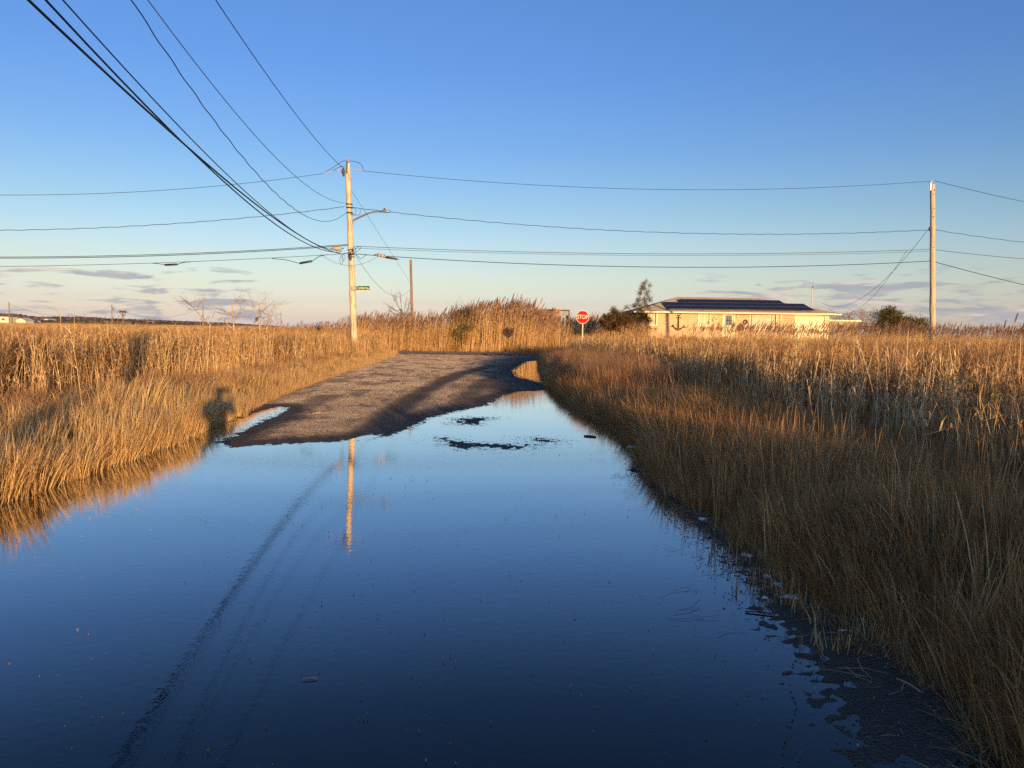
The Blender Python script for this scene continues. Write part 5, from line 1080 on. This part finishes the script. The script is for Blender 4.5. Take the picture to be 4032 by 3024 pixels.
# ================================================================== individual tall reeds in the near right
def tall_reed(label, base, top, D, plume=True, seed=1, w=.010, leaves=4, pl=.24, lw=.022):
    g = np.random.default_rng(seed); B = at(*base, D); Tt = at(*top, D); z0 = float(marsh_z(np.array([B.x]), np.array([D]))[0]); o = empty('tall_reed', (B.x, D, z0-.02)); tag(o, label, 'reed', 'tall single reeds rising from the right bank')
    e = Tt-o.location; mb = MB(); s0 = Vector(B)-o.location; pts = [Vector((s0.x-.02, 0, 0))]
    if s0.z > .05: pts.append(s0)
    mid = pts[-1].lerp(e, .5)+Vector((-.02, 0, 0)); pts += [mid, e]; c = wire_curve(pts, 1, k=5); mb.tube(c, list(np.linspace(w, w*.35, len(c))), 6)
    me = mb.build('stem', ML['reedstem'], o)
    n = leaves
    for k in range(n):
        q = c[int((.25+.6*k/n)*len(c))]; a = g.uniform(0, 6.28); L = g.uniform(.18, .4)
        V, Fq, T = strips(np.array([tuple(q)]), np.array([L]), np.array([[math.cos(a)*.7, math.sin(a)*.7]]), np.array([g.uniform(.1, .9)]), np.array([lw]), 5, g, np.array([a+1.57]))
        lf = bpy.data.objects.new('leaf', mesh_arr('leaf', V, Fq, T*.3+.6, ML['reed'])); COL.objects.link(lf); lf.parent = o
    if plume:
        npl = 150; tt = g.uniform(0, 1, npl); base_ = np.array(tuple(e))[None]+np.stack([.22*tt*pl, 0*tt, tt*pl*.8-.04], 1); pr = g.uniform(0, 6.28, npl)
        Lp = np.stack([np.cos(pr), np.sin(pr)], 1)*(.12+.45*np.sin(np.pi*np.clip(tt*.85+.1, 0, 1)))[:, None]+np.array([.35, 0])
        V, Fq, T = strips(base_, np.full(npl, pl*.26)*g.uniform(.5, 1, npl), Lp, g.uniform(0, .8, npl), np.full(npl, .011), 2, g)
        pm2 = bpy.data.objects.new('plume', mesh_arr('plume', V, Fq, T, ML['plume'])); COL.objects.link(pm2); pm2.parent = o
    return o
ML['reedstem'] = mat('pale_reed_stem', (.55, .42, .25), .6, 20, .15)
tall_reed('tall reed with a drooping plume in front of the trees right of the house', (3487, 1850), (3452, 1330), 11.5, True, 1, .011, 2, .22)
tall_reed('stout leafy reed without plume beside the drooping plumed one', (3510, 1840), (3494, 1500), 11.3, False, 2, .011, 7, lw=.03)
tall_reed('upright bare reed below the right utility pole', (3655, 1880), (3648, 1450), 10.8, False, 3, .012, 3, lw=.028)
tall_reed('slim plumed reed against the clouds near the right edge', (3930, 1700), (3995, 1262), 12.5, True, 4, .008, 2, .17)
tall_reed('small plumed reed left of the slim plumed reed', (3890, 1560), (3953, 1281), 16, True, 5, .006, 1, .17)
tall_reed('thick plumed reed at the very right edge', (4012, 1900), (4020, 1310), 10.5, True, 6, .012, 3, .30)
tall_reed('short bare reed in the grass right of the near waterline', (3150, 1500), (3145, 1330), 20, False, 7, .010, 3)
tall_reed('crooked leaning pale reed in front of the garage door', (2960, 1420), (2990, 1300), 26, False, 8, .014, 2)
tall_reed('tall grass stem catching the sun in the lower right', (3740, 2480), (3715, 2100), 4.6, False, 9, .004, 2, lw=.01)
tall_reed('bright orange grass stem in the lower right corner grass', (3960, 2430), (3925, 2090), 4.6, False, 10, .004, 2, lw=.01)
# white lump among the far right reeds
mb = MB(); rng = random.Random(8); mb.blob((0, 0, 0), (.42, .25, .22), .08, 12, rng); mb.blob((.28, 0, -.04), (.22, .2, .16), .1, 10, rng)
o = mb.build('plastic_bag', mat('soiled_white_plastic', (.72, .66, .60), .5, 6, .2, .5, 8), None); o.location = at(3806, 1359, 42); o.rotation_euler.y = .15; tag(o, 'soiled white bag snagged in the reeds right of the pale pole', 'bag')
# ice flakes and sticks at the near right waterline
ML['ice'] = mat('frosty_ice', (.78, .84, .90), .35, 12, .15, .6, 40)
def flake(label, px, py, w, d, seed):
    rng = random.Random(seed); c = gnd(px, py); n = 20; w *= .8; d *= .8; mb = MB(); ring = [(w*math.cos(2*math.pi*k/n)*q, d*math.sin(2*math.pi*k/n)*q) for k in range(n) for q in [rng.uniform(.28, 1)]]
    vs = [(x, y, rng.uniform(.004, .012)) for x, y in ring]+[(x, y, -.004) for x, y in ring]+[(0, 0, .014)]
    mb.add(vs, [(k, (k+1) % n, 2*n) for k in range(n)]+[(k+n, (k+1) % n+n, (k+1) % n, k) for k in range(n)]); o = mb.build('ice_flake', ML['ice'], None); o.location = (c.x, c.y, .004); tag(o, label, 'ice', 'pale ice flakes at the near right waterline')
flake('long pale ice flake beside the lower stubble at the waterline', 3110, 2355, .085, .075, 1); flake('oval pale ice flake above the long one', 3062, 2305, .07, .05, 2); flake('narrow upright ice flake left of the oval one', 3020, 2272, .03, .06, 3)
flake('rough ice flake at the foot of the bank, middle of the row', 2942, 2190, .065, .07, 4); flake('small ice flake on the dark mud amid stubble', 3317, 2490, .035, .022, 5)
flake('small bright ice flake in the row above the rough one', 2765, 2046, .05, .07, 6); flake('faint ice flake highest in the row along the bank', 2640, 1930, .06, .09, 7); flake('flat ice flake near the bend of the bank', 2500, 1761, .22, .12, 8)
flake('tiny ice flake lowest before the stubble', 3010, 2358, .03, .015, 9)
ML['stick'] = mat('wet_stick', (.10, .07, .045), .7, 30, .3)
def stick(label, a, b, r, m='stick', z=.006):
    A = gnd(*a); B = gnd(*b); mb = MB(); mid = A.lerp(B, .5)+Vector((.01, .01, 0)); A.z = B.z = z; mid.z = z+.004; mb.tube(wire_curve([A, mid, B], 1, k=4), [r]*9, 6); o = mb.build('stick', ML[m], None); tag(o, label, 'stick', 'loose sticks and straws by the water')
stick('pale straw floating alone on the dark open water', (1190, 2681), (1248, 2677), .0025, 'reedstem'); stick('dark twig lying out from the right bank', (2485, 1850), (2560, 1862), .018); stick('crooked dark stick left of the ice flakes', (2935, 2412), (3040, 2424), .005)
stick('thin dark twig pointing from the bank bend', (2300, 1718), (2345, 1722), .016)
stick('long bent straw lying over the bottom right mud', (3530, 2680), (3650, 2755), .004, 'reedstem', .01)
stick('short straw on the dry asphalt near its left edge', (1230, 1640), (1262, 1638), .008, 'reedstem', .06)

# ================================================================== the photographer (only the shadow reaches the picture)
def person():
    V = []; E = []; Rr = []
    def nd(p, r, par=None):
        V.append(p); Rr.append(r)
        if par is not None: E.append((par, len(V)-1))
        return len(V)-1
    y = -.42
    pel = nd((0, y, .96), .15); ab = nd((0, y, 1.12), .135, pel); ch = nd((0, y+.01, 1.34), .155, ab); nk = nd((0, y+.02, 1.50), .062, ch); hd0 = nd((0, y+.03, 1.58), .075, nk); hd1 = nd((0, y+.035, 1.68), .095, hd0); nd((0, y+.03, 1.75), .06, hd1)
    nose = nd((0, y+.135, 1.64), .014, hd1)
    for s in (-1, 1):
        nd((s*.098, y+.03, 1.65), .016, hd1)
        hp = nd((s*.10, y, .90), .11, pel); kn = nd((s*.13, y+.03, .50), .068, hp); an_ = nd((s*.14, y-.01, .10), .045, kn); nd((s*.15, y+.16, .045), .036, an_)
        sh_ = nd((s*.19, y, 1.42), .07, ch); el_ = nd((s*.25, y+.13, 1.22), .048, sh_); wr = nd((s*.115, y+.30, 1.49), .028, el_); pa = nd((s*.10, y+.345, 1.55), .030, wr)
        for k in range(4):
            f0 = nd((s*.088, y+.375, 1.535+k*.026), .011, pa); L_ = (.03, .034, .036, .03)[k]; f1 = nd((s*.082, y+.375+L_, 1.54+k*.026), .009, f0); nd((s*.066, y+.385+L_, 1.54+k*.026), .008, f1)
        t0 = nd((s*.075, y+.355, 1.535), .011, pa); nd((s*.05, y+.37, 1.555), .009, t0)
    me = bpy.data.meshes.new('person'); me.from_pydata(V, E, []); me.update(); o = bpy.data.objects.new('person', me); COL.objects.link(o)
    sm = o.modifiers.new('skin', 'SKIN'); 
    for i, v in enumerate(me.skin_vertices[0].data if me.skin_vertices else []): v.radius = (Rr[i], Rr[i])
    if not me.skin_vertices:
        bm = bmesh.new(); bm.from_mesh(me); lay = bm.verts.layers.skin.verify()
        for i, v in enumerate(bm.verts): v[lay].radius = (Rr[i], Rr[i]); v[lay].use_root = (i == 0)
        bm.to_mesh(me); bm.free()
    ss_ = o.modifiers.new('sub', 'SUBSURF'); ss_.levels = 1; ss_.render_levels = 2; me.materials.append(mat('dark_jacket', (.05, .055, .07), .85, 12, .2)); o.location = (.0, 0, -.03)
    tag(o, 'person in a dark jacket holding a phone up to take the picture', 'person'); return o
person()
mb = MB(); mb.box(-.075, .075, -.062, -.05, EYE-.038, EYE+.038); o = mb.build('phone', ML['black'], None, .004); tag(o, 'black phone held level in the photographer\'s hands', 'phone')
